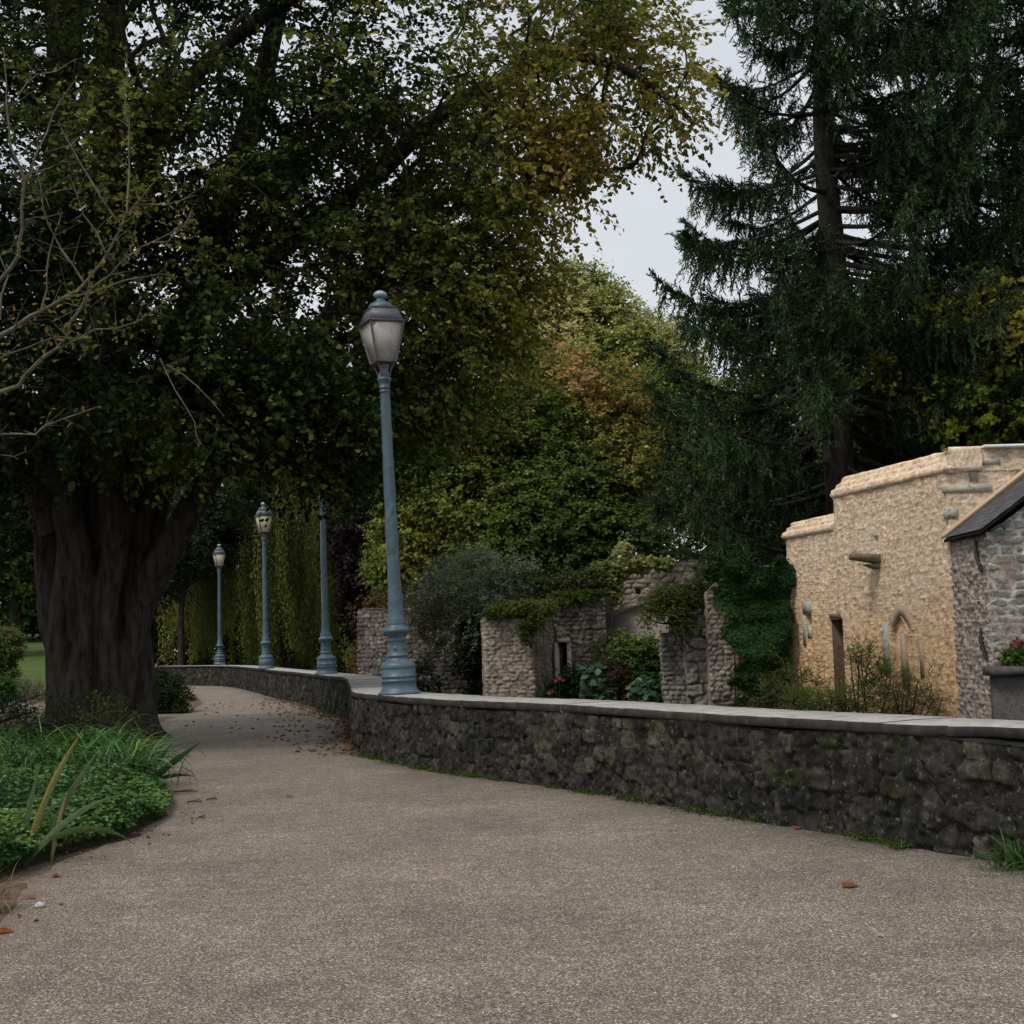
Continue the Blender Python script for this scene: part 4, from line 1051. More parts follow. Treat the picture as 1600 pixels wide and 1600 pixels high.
for pts, r0, r1, lf in br:
    P = spline([at(*p) for p in pts], .12); P[1:-1] += rng.randn(len(P) - 2, 3) * .012; tube(wa, P, np.linspace(r0, r1, len(P)) * .85, 6)
    L_ = np.linalg.norm(np.diff(P, axis=0), axis=1).sum()
    if pts[0][0] > 240 and lf == 0: continue
    k = int(L_ * 16); ii = rng.randint(1, len(P) - 1, k); d = norm(norm(P[ii] - P[ii - 1]) * .5 + rng.randn(k, 3) * .8); ln = .04 + .22 * rng.rand(k, 1) ** 2.2
    vis = at(*pts[-1])
    sticks(wa, P[ii], P[ii] + d * ln, .0035, .0012)
    k2 = int(L_ * 60 * lf); ii = rng.randint(1, len(P), max(k2, 1)); o = rng.randn(max(k2, 1), 3) * .055
    Pl = P[ii] + o; leaves(fa, Pl, norm(rng.randn(len(Pl), 3) + np.array([0, 0, .3])), norm(rng.randn(len(Pl), 3) + np.array([0, -.3, .8])), .035 + .02 * rng.rand(len(Pl)), .026, pick([(.07, .09, .02), (.13, .14, .03), (.20, .17, .04), (.22, .12, .04)], rng.rand(len(Pl)) * .9, .2, rng), 'lobed')
obj('branches', wa, M['barkgrey'], ht, smooth=True); obj('foliage', fa, M['leaf'], ht)


# ------------------------------------------------------------------ spruces
SPR = [(.012, .026, .010), (.024, .048, .018), (.042, .080, .030), (.072, .125, .052), (.125, .19, .092)]


def spruce(name, label, base, H, Lmax, rng, zmin=1.5, start=.22, group=None, dens=1.0, r0=.42, lean=0.0, pw_=.75, keep=None, per=(4, 7), step=1.0):
    t = thing(name, label, 'tree', base, group)
    w = Acc(); f = Acc(); bx, by, bz = base
    zs = np.linspace(-.2, H, 24); ctr = np.stack([bx + lean * zs + .05 * np.sin(zs * .8), by + .04 * np.cos(zs), bz + zs], 1)
    tube(w, ctr, np.interp(zs, [-.2, .5, H], [r0 * 1.35, r0, .04]), 12)
    z = zmin
    while z < H - .3:
        nb = rng.randint(*per)
        for q in range(nb):
            az = rng.rand() * TAU; Lb = Lmax * max(.04, (1 - z / H)) ** pw_ * rng.uniform(.62, 1.12)
            d = np.array([math.cos(az), math.sin(az), 0]); dr = rng.uniform(.22, .42) * (1 - .5 * z / H)
            if keep is not None and not keep(np.array([bx, by, bz + z + .2]) + d * Lb, z): continue
            s = np.linspace(0, 1, 12)
            c0 = np.array([np.interp(z, zs, ctr[:, 0]), np.interp(z, zs, ctr[:, 1]), bz + z + rng.uniform(-.3, .3)])
            upt = rng.uniform(.30, .55)
            P = c0 + d * (Lb * s)[:, None]; P[:, 2] += Lb * (-dr * s * 1.5 + upt * s ** 3) + .1 * s
            side = np.cross(d, [0, 0, 1.]); P += side * (Lb * .12 * rng.uniform(-1, 1) * s * s)[:, None]
            tube(w, P, np.linspace(.022 + .011 * Lb, .006, 12), 5)
            # side branchlets
            nbl = int((14 + Lb * 11) * dens); st_ = start * (rng.uniform(.25, 1.2) if z < 6.5 else rng.uniform(.6, 1.35)); ss = np.sort(st_ + (1 - st_) * rng.rand(nbl) ** .8); ss[-3:] = [.96, .985, 1.0]
            Pb = np.stack([np.interp(ss, s, P[:, k]) for k in range(3)], 1); Tb = norm(np.stack([np.gradient(np.interp(np.linspace(0, 1, 12), s, P[:, k])) for k in range(3)], 1)); Tb = norm(np.stack([np.interp(ss, s, Tb[:, k]) for k in range(3)], 1))
            sd = np.where(rng.rand(nbl, 1) < .5, 1, -1) * side
            hang = (rng.rand(nbl) < .55)[:, None]
            db = norm(Tb * .75 + sd * .8 + np.array([0, 0, .05]) + rng.randn(nbl, 3) * .15)
            dh = norm(np.array([0, 0, -1.]) + Tb * .25 + sd * .25 + rng.randn(nbl, 3) * .15)
            db = np.where(hang, dh, db)
            lb = np.where(hang[:, 0], .35 + .65 * rng.rand(nbl), (.35 + .22 * Lb * (1.15 - ss)) * (.6 + .7 * rng.rand(nbl)))
            lb[-3:] = .3
            E_ = Pb + db * lb[:, None]; sticks(w, Pb, E_, .008, .003)
            # shoots: needle clad twigs along each branchlet
            ns = 25
            u = (np.arange(ns)[None] + rng.rand(nbl, ns)) / ns
            Q = Pb[:, None] + (E_ - Pb)[:, None] * u[..., None]
            Q[..., 2] -= np.where(hang, 0, .10) * u ** 2 * lb[:, None]
            sh = norm(db[:, None] * .9 + rng.randn(nbl, ns, 3) * .55 + np.where(hang[..., None], np.array([0, 0, -.25]), np.array([0, 0, .08])))
            Q = Q.reshape(-1, 3); sh = sh.reshape(-1, 3); k = len(Q)
            tip = np.repeat(ss, ns)
            cc = np.clip(.18 + .5 * (u.reshape(-1) * tip) + rng.randn(k) * .16 + (n3(Q, .8, 2) - .5) * .5, 0, 1)
            col = pick(SPR, cc, .18, rng)
            ll = .085 + .085 * rng.rand(k)
            N1 = norm(rng.randn(k, 3)); N2 = np.cross(N1, sh)
            leaves(f, Q, sh, N1, ll, .025, col, 'diamond', 0); leaves(f, Q, sh, N2, ll, .025, col, 'diamond', 0)
        z += rng.uniform(.30, .52) * (1 + z / H * .3) * step
    obj('trunk', w, M['bark'], t, smooth=True); obj('crown', f, M['needle'], t)
    return t




def spr_keep(e, z):
    px, py = proj(e)
    if px < np.interp(py, [0, 200, 250, 330, 400, 440, 560, 620], [1120, 1105, 1055, 1055, 1030, 985, 1000, 975]): return False
    if z < 5.2 and e[0] > 4.6 and e[1] < 29.4: return False        # pruned clear of the building
    if px < 1060 and py > 850: return False
    if e[1] < 29.5 and py > 925: return False
    return True


p = at(1330, 1060, 31.5); spruce('spruce_tree', 'dark blue green spruce rising behind the ochre building, trunk and bare limbs showing', (p[0], p[1], ZLOW), 29, 6.5, np.random.RandomState(3), zmin=2.6, lean=.004, start=.32, dens=1.2, keep=spr_keep, per=(5, 8), step=.88)
p = at(1560, 1060, 36.5); spruce('spruce_tree', 'second dark spruce standing behind and beyond the one with bare limbs', (p[0], p[1], ZLOW), 27, 5.4, np.random.RandomState(4), zmin=3, start=.22, dens=.75, per=(3, 6), step=1.2)
p = at(1700, 1060, 32.0); spruce('spruce_tree', 'dark spruce cut by the edge of the picture above the slate roof', (p[0], p[1], ZLOW), 26, 5.0, np.random.RandomState(8), zmin=6.0, start=.2, dens=.8, step=1.1)


# ------------------------------------------------------------------ other trees
def simple_tree(name, label, px, Y, blobs, n, leaf, pal, seed, group=None, base_z=ZLOW, ntw=4, tl=.6, nl=8, r0=.22, kw=None, cat='tree', shape='oval', bark='bark', **k2):
    rng = np.random.RandomState(seed); p = at(px, 1050, Y); b = np.array([p[0], Y, base_z])
    cb = np.array([q[:3] for q in blobs]); cen = cb.mean(0)
    lm = [([b, b + (cen - b) * np.array([.1, .1, .45]), b + (cen - b) * np.array([.7, .7, .85]), cen + np.array([0, 0, .3])], r0, r0 * .35, None)]
    for q in cb: lm.append(([b + (cen - b) * np.array([.25, .25, .5]), (cen + q) / 2 - np.array([0, 0, .3]), q], r0 * .5, r0 * .15, None))
    return tree(name, label, cat, tuple(b), blobs, n, lm, leaf, pal, rng, group, bark, ntw, tl, nl, None, kw=dict(dict(outw=.95, up=.4), **(kw or {})), shape=shape, r_tip=.009, maxr=r0 * .5, **k2)


YG = [(.16, .20, .045), (.26, .31, .07), (.42, .44, .12), (.55, .53, .21), (.64, .59, .31), (.58, .42, .22)]
YGD = [(.03, .05, .014), (.055, .085, .02), (.10, .13, .028), (.17, .19, .04), (.25, .24, .05)]
ORA = [(.09, .14, .03), (.15, .19, .04), (.26, .26, .06), (.40, .34, .09), (.52, .33, .12), (.50, .28, .19)]
DG = [(.012, .026, .009), (.022, .044, .013), (.038, .068, .018), (.065, .10, .022), (.12, .14, .03)]
simple_tree('broadleaf_tree', 'tall pale yellow green tree beyond the ruins, beside the open sky', 930, 50, [B(930, 620, 50, 3.6, 2.6, 3.6), B(850, 530, 51, 2.6, 2.2, 2.2), B(1005, 600, 50, 2.2, 2.2, 2.3), B(890, 475, 51, 1.9, 1.8, 1.2), B(1040, 700, 49, 2.2, 2, 2.6)], 2300, (.115, .10), YG, 21, ntw=6, nl=10, tl=.7, r0=.35, kw=dict(colf=.52, nz=.35, twr=.006))
simple_tree('broadleaf_tree', 'rusty orange tinted tree standing before the pale yellow green one', 890, 44, [B(900, 640, 44, 2.2, 1.5, 1.9), B(955, 740, 43, 1.7, 1.2, 1.5), B(850, 720, 43.4, 2.0, 1.3, 1.9), B(800, 610, 45, 2.2, 1.4, 1.8), B(980, 640, 45, 1.5, 1.2, 1.6)], 760, (.11, .09), ORA, 22, ntw=6, nl=10, tl=.6, r0=.2, kw=dict(colf=.43, nz=.7, tvar=1.5))
simple_tree('broadleaf_tree', 'dark green bushy tree close behind the doorway wall', 840, 42, [B(840, 850, 42, 2.4, 1.6, 1.8), B(940, 860, 42, 2.0, 1.5, 1.6), B(760, 800, 42.5, 2.0, 1.5, 1.9), B(880, 770, 42.5, 2.0, 1.4, 1.3)], 1300, (.11, .09), [(.03, .06, .016), (.06, .10, .024), (.10, .155, .034), (.16, .215, .045), (.26, .28, .06)], 23, ntw=6, nl=10, tl=.55, r0=.2, kw=dict(colf=.42, nz=.4))
simple_tree('broadleaf_tree', 'olive green tree rising just behind the tall lamp post', 690, 43, [B(690, 740, 43, 1.9, 1.5, 1.9), B(650, 850, 43, 1.1, 1.2, 1.8), B(740, 680, 43, 1.6, 1.4, 1.4), B(620, 880, 43.5, .7, .8, 1.2)], 1000, (.11, .095), [(.07, .11, .022), (.14, .19, .036), (.24, .28, .05), (.34, .33, .07), (.35, .26, .07)], 24, ntw=6, nl=10, tl=.55, r0=.18, kw=dict(colf=.45, nz=.5))
simple_tree('copper_beech', 'dark purple leaved tree between the willow and the tall lamp', 590, 56, [B(590, 720, 56, 1.5, 1.5, 1.9), B(570, 830, 56, 1.4, 1.3, 2.4), B(640, 640, 57, 1.8, 1.5, 1.6), B(585, 930, 56, 1.2, 1.2, 2.0)], 620, (.18, .15), [(.010, .007, .009), (.022, .014, .017), (.045, .026, .032)], 25, ntw=4, nl=8, tl=.6, r0=.25)
simple_tree('maple_tree', 'bright yellow green maple sprays in front of the spruce above the roof', 1570, 29.0, [B(1500, 470, 29, .75, .6, .55), B(1580, 530, 28.8, .6, .7, .9), B(1560, 640, 28.6, 1.0, .7, .8), B(1440, 480, 29.2, .35, .4, .3), B(1590, 450, 29, .5, .5, .4), B(1370, 590, 30, .5, .5, .45), B(1490, 620, 29, .5, .5, .4)], 105, (.11, .11), [(.06, .10, .012), (.12, .17, .018), (.20, .23, .025), (.28, .25, .035)], 26, ntw=4, nl=9, tl=.5, r0=.12, shape='lobed', kw=dict(colf=.5, nz=1.0))
simple_tree('broadleaf_tree', 'dull yellow green tree glimpsed through the spruce branches behind the ochre building', 1330, 44, [B(1250, 640, 44, 2.6, 1.6, 2.6), B(1380, 600, 44, 2.6, 1.6, 2.3), B(1320, 760, 43.5, 3, 1.5, 2.2), B(1180, 760, 44, 1.8, 1.5, 2.2)], 900, (.17, .15), YGD, 27, ntw=4, nl=8, tl=.7, r0=.25, kw=dict(colf=.6, nz=.5))
simple_tree('broadleaf_tree', 'dull green tree far behind the spruces above the slate roof', 1560, 48, [B(1520, 640, 48, 3.2, 2, 2.8), B(1620, 560, 48, 2.6, 2, 2.8), B(1480, 760, 47, 3.0, 1.6, 2.2)], 620, (.18, .16), YGD, 28, ntw=4, nl=8, tl=.7, r0=.25, kw=dict(colf=.4, nz=.5))
simple_tree('broadleaf_tree', 'dim grey green tree between the linden trunk and the small lamp', 283, 57, [B(300, 830, 57, 1.7, 1.4, 1.8), B(250, 890, 57, 1.3, 1.2, 1.3), B(350, 780, 57.5, 1.7, 1.4, 1.6), B(270, 760, 58, 1.8, 1.4, 1.7)], 620, (.13, .07), [(.018, .035, .016), (.032, .058, .026), (.055, .085, .04)], 29, ntw=5, nl=9, tl=.5, base_z=0, r0=.16)
simple_tree('broadleaf_tree', 'dark tree overhanging the lawn on the far side of the linden trunk', 25, 62, [B(20, 860, 62, 3.0, 2, 2.4), B(90, 830, 63, 2.8, 2, 2.6), B(-60, 800, 62, 2.8, 2, 3), B(30, 740, 64, 3, 2, 2.5)], 800, (.19, .15), DG, 30, ntw=4, nl=8, tl=.7, base_z=.8, r0=.3, kw=dict(colf=.35))
k = 0
FARL = ['distant dark tree behind the lawn at the picture edge', 'distant dark tree behind the linden trunk', 'distant dark tree behind the small lamp', 'distant dark tree behind the willow curtain', 'distant dark tree between willow and tall lamp', 'distant dark tree behind the orange tinted tree', 'distant dark tree behind the big spruce', 'distant dark tree behind the ochre building gable', 'distant dark tree behind the second spruce']
for px in (-40, 150, 320, 470, 640, 830, 1150, 1380, 1600):
    Y = 78 + 4 * (k % 3); tp = [560, 540, 560, 590, 560, 600, 560, 520, 540][k]
    simple_tree('broadleaf_tree', FARL[k], px, Y, [B(px, tp + 130, Y, 4.2, 2.5, 4.0), B(px - 60, tp + 280, Y - 1, 4.2, 2.5, 4.5), B(px + 70, tp + 300, Y - 1, 4.2, 2.5, 4.5), B(px, 930, Y - 2, 5.0, 2, 3.2)], 520, (.30, .26), DG, 50 + k, 'distant trees closing the view', ntw=4, nl=8, tl=1.0, r0=.3, twigs=False, kw=dict(colf=.35))
    k += 1

hq = [B(px, 1015, 88, 2.4, 1.2, 2.4) for px in range(-60, 1700, 80)]
rng = np.random.RandomState(91); C_, o_ = cluster_pts(hq, 1500, rng, .5); f = Acc(); sprays(f, None, C_, o_, rng, 4, 1.0, 8, .34, .28, DG, 'oval', colf=.3)
tag(obj('hedge', f, M['leaf']), 'dark far hedge closing the view under the trees', 'hedge')

# weeping willow
wt = thing('weeping_willow', 'weeping willow with an olive curtain of hanging strands behind the lamps', 'tree', tuple(at(455, 1050, 60)[:2]) + (ZLOW,))
rng = np.random.RandomState(9); tr = Acc(); cr = Acc()
wc = at(450, 1050, 60)
tube(tr, spline([(wc[0], 60, ZLOW), (wc[0] - .2, 60, 2.5), (wc[0] + .1, 60, 6), (wc[0], 60, 8.5)], .5), np.linspace(.5, .2, len(spline([(wc[0], 60, ZLOW), (wc[0] - .2, 60, 2.5), (wc[0] + .1, 60, 6), (wc[0], 60, 8.5)], .5))), 9)
ends = []
for (px, py, Y, rx, ry) in ((470, 780, 58.6, 1.5, 1.2), (540, 800, 59, .85, 1.0), (380, 790, 59.5, 1.4, 1.2), (310, 770, 60.5, 1.2, 1.2), (460, 700, 60.5, 2.4, 1.6), (420, 820, 57.5, .8, .8)):
    c = at(px, py, Y)
    for q in range(8):
        e = c + rng.randn(3) * np.array([rx * .6, ry * .6, .4]); P = spline([(wc[0], 60, 5 + 2 * rng.rand()), ((wc[0] + e[0]) / 2, (60 + e[1]) / 2, e[2] + 1.2), e], .6); tube(tr, P, np.linspace(.09, .02, len(P)), 5)
    n = int(95 * rx * max(ry, .8) * 1.7); S0 = c + np.stack([rx * (rng.rand(n) * 2 - 1), ry * (rng.rand(n) * 2 - 1), .8 * rng.rand(n) - .2], 1)
    # strands hang in bundles with gaps between them
    bid = rng.randint(0, 16, n); bc = rng.rand(16, 2) * 2 - 1; S0[:, 0] = c[0] + rx * bc[bid, 0] + .13 * rng.randn(n); S0[:, 1] = c[1] + ry * bc[bid, 1] + .16 * rng.randn(n)
    zend = np.interp(hash2(bid, 7, int(px)), [0, 1], [-.2, 2.0]) + .8 * rng.rand(n); zend = np.minimum(zend, S0[:, 2] - 1)
    m = 60; u = np.linspace(0, 1, m)[None]
    sway = .22 * np.sin(u * 3 + bid[:, None] * 1.7) * u
    out_ = (S0[:, :2] - np.array([wc[0], 60])); out_ = out_ / (np.linalg.norm(out_, axis=1, keepdims=True) + .3)
    Q = np.stack([S0[:, 0:1] + out_[:, 0:1] * .5 * np.sqrt(u) + sway, S0[:, 1:2] + out_[:, 1:2] * .5 * np.sqrt(u) + 0 * u, S0[:, 2:3] + (zend - S0[:, 2])[:, None] * u], -1)
    Q += rng.randn(*Q.shape) * .05; Q[..., 0] += (.25 * np.sin(u * 2.2 + hash2(bid, 9, 4)[:, None] * 6)) * u
    T = norm(np.array([0, 0, -1.]) + rng.randn(n, m, 3) * .5)
    tcv = np.clip(.40 + (hash2(bid, 3, int(py)) - .5)[:, None] * .9 + rng.randn(n, m) * .15, 0, 1)
    leaves(cr, Q, T, norm(rng.randn(n * m, 3)), .17, .034, pick([(.07, .11, .02), (.14, .19, .03), (.22, .27, .045), (.33, .34, .075), (.40, .29, .09)], tcv.ravel(), .2, rng), 'diamond', 0)
    sticks(tr, Q[:, 0], Q[:, 30], .006, .004); sticks(tr, Q[:, 30], Q[:, -1], .004, .002)
obj('trunk', tr, M['bark'], wt, smooth=True); obj('crown', cr, M['leaf'], wt)


# ------------------------------------------------------------------ shrubs and climbers on the ruins
def shrub(name, label, base, blobs, n, leaf, pal, seed, cat='shrub', group=None, ntw=4, tl=.3, nl=7, stems=5, shape='oval', kw=None, r_tip=.004, shell=.5, mname='leaf', col=None):
    rng = np.random.RandomState(seed); b = np.array(base, float); cb = np.array([q[:3] for q in blobs])
    lm = []
    for s in range(stems):
        q = cb[s % len(cb)] + rng.randn(3) * .1; a0 = b + rng.randn(3) * np.array([.06, .06, 0]); lm.append(([a0, (a0 + q) / 2 + rng.randn(3) * .08, q], .02, .008, None))
    return tree(name, label, cat, tuple(b), blobs, n, lm, leaf, pal, rng, group, 'bark', ntw, tl, nl, None, shell, True, shape, kw=dict(dict(twr=.003), **(kw or {})), r_tip=r_tip, maxr=.02, pname='foliage', mname=mname, gname='stem')


GG = [(.08, .115, .07), (.14, .19, .115), (.22, .27, .175), (.29, .335, .225)]
MOSS = [(.04, .065, .014), (.07, .11, .02), (.12, .155, .03), (.17, .17, .045)]
q = at(745, 960, 33.4); shrub('shrub', 'grey green feathery shrub spilling over the dark retaining wall', (q[0], 33.9, ztop(745, 960, 33.9)), [B(740, 900, 33.2, .95, .8, .55), B(680, 925, 33.5, .6, .6, .4), B(790, 910, 33.0, .75, .7, .5), B(735, 985, 32.7, .6, .35, .55), B(760, 940, 32.5, .7, .4, .5)], 300, (.065, .022), GG, 61, ntw=5, tl=.5, nl=11, kw=dict(droop=.0, nz=1.2))
q = at(660, 970, 33.4); shrub('shrub', 'thin brownish shrub with bare twigs beside the tall lamp post', (q[0], 33.7, ztop(660, 1000, 33.7)), [B(655, 950, 33.3, .5, .5, .35), B(690, 975, 33.2, .5, .4, .4)], 150, (.05, .02), [(.06, .05, .035), (.10, .085, .055), (.08, .09, .05)], 62, ntw=5, tl=.36, nl=5)
q = at(580, 1000, 40); shrub('shrub', 'russet leaved shrub just past the tall lamp foot', (q[0], 40, ZLOW), [B(590, 985, 40, .45, .5, .7), B(580, 1035, 39.6, .5, .5, .6), B(597, 950, 40, .3, .4, .4)], 170, (.08, .06), [(.06, .06, .02), (.13, .09, .03), (.20, .10, .04), (.14, .07, .03)], 63, tl=.3)
q = at(745, 1040, 32.9); shrub('ivy_shrub', 'very dark ivy running down the corner of the retaining wall', (q[0], 33.0, ZLOW), [B(742, 1000, 32.9, .25, .2, .7), B(748, 1060, 32.6, .2, .2, .6), B(735, 1030, 32.9, .3, .2, .4)], 190, (.08, .07), [(.008, .018, .008), (.014, .03, .012), (.025, .045, .018)], 64, tl=.22)
q = at(655, 1070, 32.9); shrub('fern', 'dark fern clump at the foot of the retaining wall near the lamp', (q[0], 32.8, ZLOW), [B(660, 1065, 32.7, .4, .3, .45)], 60, (.09, .04), [(.012, .025, .010), (.02, .04, .016)], 65, tl=.25)
shrub('moss_mat', 'mossy green growth overhanging the top of the pale pier', tuple(at(810, 955, 30.6)), [B(775, 955, 30.5, .24, .3, .07), B(815, 948, 30.4, .32, .3, .08), B(850, 948, 30.6, .25, .35, .09), B(824, 985, 30.15, .09, .08, .28), B(838, 965, 30.3, .14, .15, .2)], 300, (.045, .03), MOSS, 66, cat='plant', tl=.14, nl=8, r_tip=.003)
shrub('moss_mat', 'thin greenery along the top of the doorway wall', tuple(at(905, 935, 31.3)), [B(885, 932, 31.2, .32, .3, .08), B(920, 930, 31.2, .3, .3, .08)], 110, (.045, .03), MOSS, 67, cat='plant', tl=.13, nl=7)
q = at(950, 925, 33.2)
shrub('climbing_vine', 'pale lime green climber heaped over the shoulder of the gabled ruin', tuple(q), [B(950, 893, 33.3, .36, .3, .20), B(930, 908, 33.3, .26, .25, .24), B(975, 868, 33.3, .10, .12, .26), B(995, 880, 33.4, .30, .2, .06), B(948, 918, 33.1, .25, .2, .28), B(1030, 879, 33.6, .25, .15, .03), B(945, 945, 32.9, .12, .15, .25)], 300, (.11, .09), [(.04, .08, .02), (.10, .16, .035), (.24, .29, .08), (.40, .42, .18), (.48, .48, .25)], 68, cat='climber', tl=.13, nl=7, shape='lobed', kw=dict(colf=.55, nz=1.3))
shrub('shrub', 'small yellow tinged bush wedged behind the doorway wall', tuple(at(905, 930, 32.6)), [B(900, 912, 32.8, .45, .3, .22), B(925, 905, 33, .3, .3, .25), B(860, 915, 33, .5, .3, .2)], 150, (.07, .05), [(.03, .05, .018), (.06, .085, .03), (.14, .13, .03)], 69, tl=.22)
shrub('shrub', 'olive bush growing from the top of the broken buttress', tuple(at(1065, 975, 28.6)), [B(1055, 945, 28.3, .34, .35, .20), B(1030, 930, 28.4, .26, .3, .15), B(1085, 925, 28.3, .30, .3, .20), B(1012, 960, 28.2, .14, .2, .12), B(1065, 970, 28.0, .25, .2, .16)], 270, (.055, .03), [(.04, .06, .014), (.085, .11, .022), (.15, .17, .04)], 70, tl=.26, nl=8, kw=dict(droop=.15))
# ivy over the wall
rng = np.random.RandomState(12); iv = thing('ivy', 'dark glossy ivy hanging over the tall wall next to the ochre building', 'climber', tuple(at(1185, 1080, 28.2)[:2]) + (ZLOW,))
n = 9000; u = rng.rand(n); v = rng.rand(n); pxl = np.interp(v, [0, .12, .3, .5, .7, 1], [1095, 1120, 1132, 1145, 1152, 1162]) + 46 * (fbm(v * 14, v * 0, 3) - .5); pxr = np.interp(v, [0, .5, 1], [1240, 1232, 1230]) + 16 * (fbm(v * 11, v * 0, 8) - .5); px_ = pxl + (pxr - pxl) * u; py_ = 872 + v * 240 - 30 * (vnoise(u * 7, u * 0, 4) - .5) * (1 - v)
bul = .04 + .50 * n3(np.stack([px_ * .02, py_ * .02, px_ * 0], 1), 2.2, 4)
P = np.array([at(a_, b_, 27.68 - c_) for a_, b_, c_ in zip(px_, py_, bul)]); k = P[:, 2] > ZLOW; P = P[k]
f = Acc(); leaves(f, P, norm(np.array([0, -.3, -1.]) + rng.randn(len(P), 3) * .45), norm(np.array([0, -1., .35]) + rng.randn(len(P), 3) * .4), .085, .085, pick([(.012, .036, .010), (.024, .062, .018), (.042, .095, .028), (.08, .14, .045)], np.clip(rng.rand(len(P)) * .6 + (n3(P, 1.4, 2) - .5), 0, 1), .2, rng), 'lobed')
s_ = Acc()
for q in range(9):
    x = 1150 + q * 9; pp = spline([at(x, 1125, 27.68), at(x + rng.randint(-10, 10), 1000, 27.66), at(x + rng.randint(-20, 12), 890, 27.66)], .3); tube(s_, pp, np.linspace(.02, .006, len(pp)), 5)
obj('foliage', f, M['leaf'], iv); obj('stem', s_, M['bark'], iv)

# garden below the ruins
GR = [(.035, .075, .02), (.075, .14, .032), (.13, .20, .05), (.19, .25, .075)]


def gbase(px, Y): p = at(px, 1100, Y); return (p[0], Y, ZLOW)


shrub('garden_plant', 'leafy green border plant below the yellow flowers', gbase(1000, 30.2), [B(990, 1035, 30.2, .5, .4, .55), B(1020, 1050, 30, .35, .35, .7), B(1010, 1085, 29.8, .45, .35, .5)], 330, (.09, .045), GR, 71, cat='plant', tl=.25, shape='lance')
shrub('garden_plant', 'feathery yellow green plant beside the rendered lean-to wall', gbase(955, 31), [B(950, 1030, 31, .45, .35, .5), B(970, 1020, 31, .35, .3, .45), B(940, 1060, 30.8, .3, .3, .4)], 260, (.07, .014), [(.05, .07, .018), (.09, .11, .03), (.13, .14, .05)], 72, cat='plant', tl=.28, nl=10, shape='lance')
shrub('garden_plant', 'pale silvery green leafy clump between the garden plants', gbase(985, 30), [B(985, 1055, 30.1, .35, .3, .1)], 60, (.13, .05), [(.12, .18, .12), (.20, .27, .19)], 73, cat='plant', tl=.2, shape='lance')
shrub('garden_plant', 'low reddish brown foliage plant at the foot of the garden', gbase(965, 29.6), [B(960, 1075, 29.6, .22, .25, .5), B(958, 1045, 29.8, .16, .2, .2), B(990, 1085, 29.5, .3, .2, .25)], 130, (.09, .04), [(.05, .03, .02), (.10, .05, .035), (.06, .06, .025)], 74, cat='plant', tl=.2, shape='lance')
shrub('garden_plant', 'pale blue green cabbage like rosette by the doorway', gbase(928, 29.8), [B(930, 1062, 29.8, .24, .22, .2), B(940, 1080, 29.6, .22, .2, .25), B(1005, 1088, 29.2, .2, .2, .2)], 90, (.17, .15), [(.06, .12, .07), (.11, .19, .12), (.18, .27, .19)], 75, cat='plant', tl=.15, nl=5)
shrub('garden_plant', 'dark green bush below the doorway', gbase(905, 30), [B(905, 1075, 30, .4, .3, .45), B(880, 1085, 30, .35, .3, .4), B(948, 1090, 29.8, .35, .3, .35)], 220, (.07, .05), [(.014, .03, .010), (.03, .055, .018), (.06, .09, .03)], 76, cat='plant', tl=.2)


def flowers(name, label, pts, Y, size, col, nstem, seed, basepx):
    rng = np.random.RandomState(seed); t = thing(name, label, 'flower', gbase(basepx, Y))
    for (px, py) in pts:
        c = at(px, py, Y + rng.uniform(-.2, .2)); f = Acc(); k = 14; a_ = np.arange(k) / k * TAU
        T = np.stack([np.cos(a_), np.sin(a_) * .6, np.sin(a_) * .8 + .15], 1); leaves(f, np.repeat(c[None], k, 0), T, np.tile(np.array([0, -1., .6]), (k, 1)) + rng.randn(k, 3) * .2, size, size * .5, pick([col], rng.rand(k), .12, rng), 'oval')
        s = Acc(); b_ = np.array([c[0] + rng.uniform(-.1, .1), Y, ZLOW]); P = spline([b_, (b_ + c) / 2 + np.array([.03, 0, 0]), c], .25); tube(s, P, .008, 4, (.05, .09, .02))
        obj('stem', s, M['leaf'], t); obj('blossom', f, M['leaf'], t)


flowers('sunflower', 'pair of yellow flowers on tall stems in front of the rendered wall', [(995, 999), (1031, 992)], 30.0, .075, (.75, .48, .02), 2, 1, 1010)
flowers('pink_flower', 'dusky pink flower heads beside the ruin doorway', [(868, 1064), (874, 1060), (880, 1062), (858, 1083), (863, 1080)], 29.6, .05, (.30, .06, .10), 5, 2, 870)
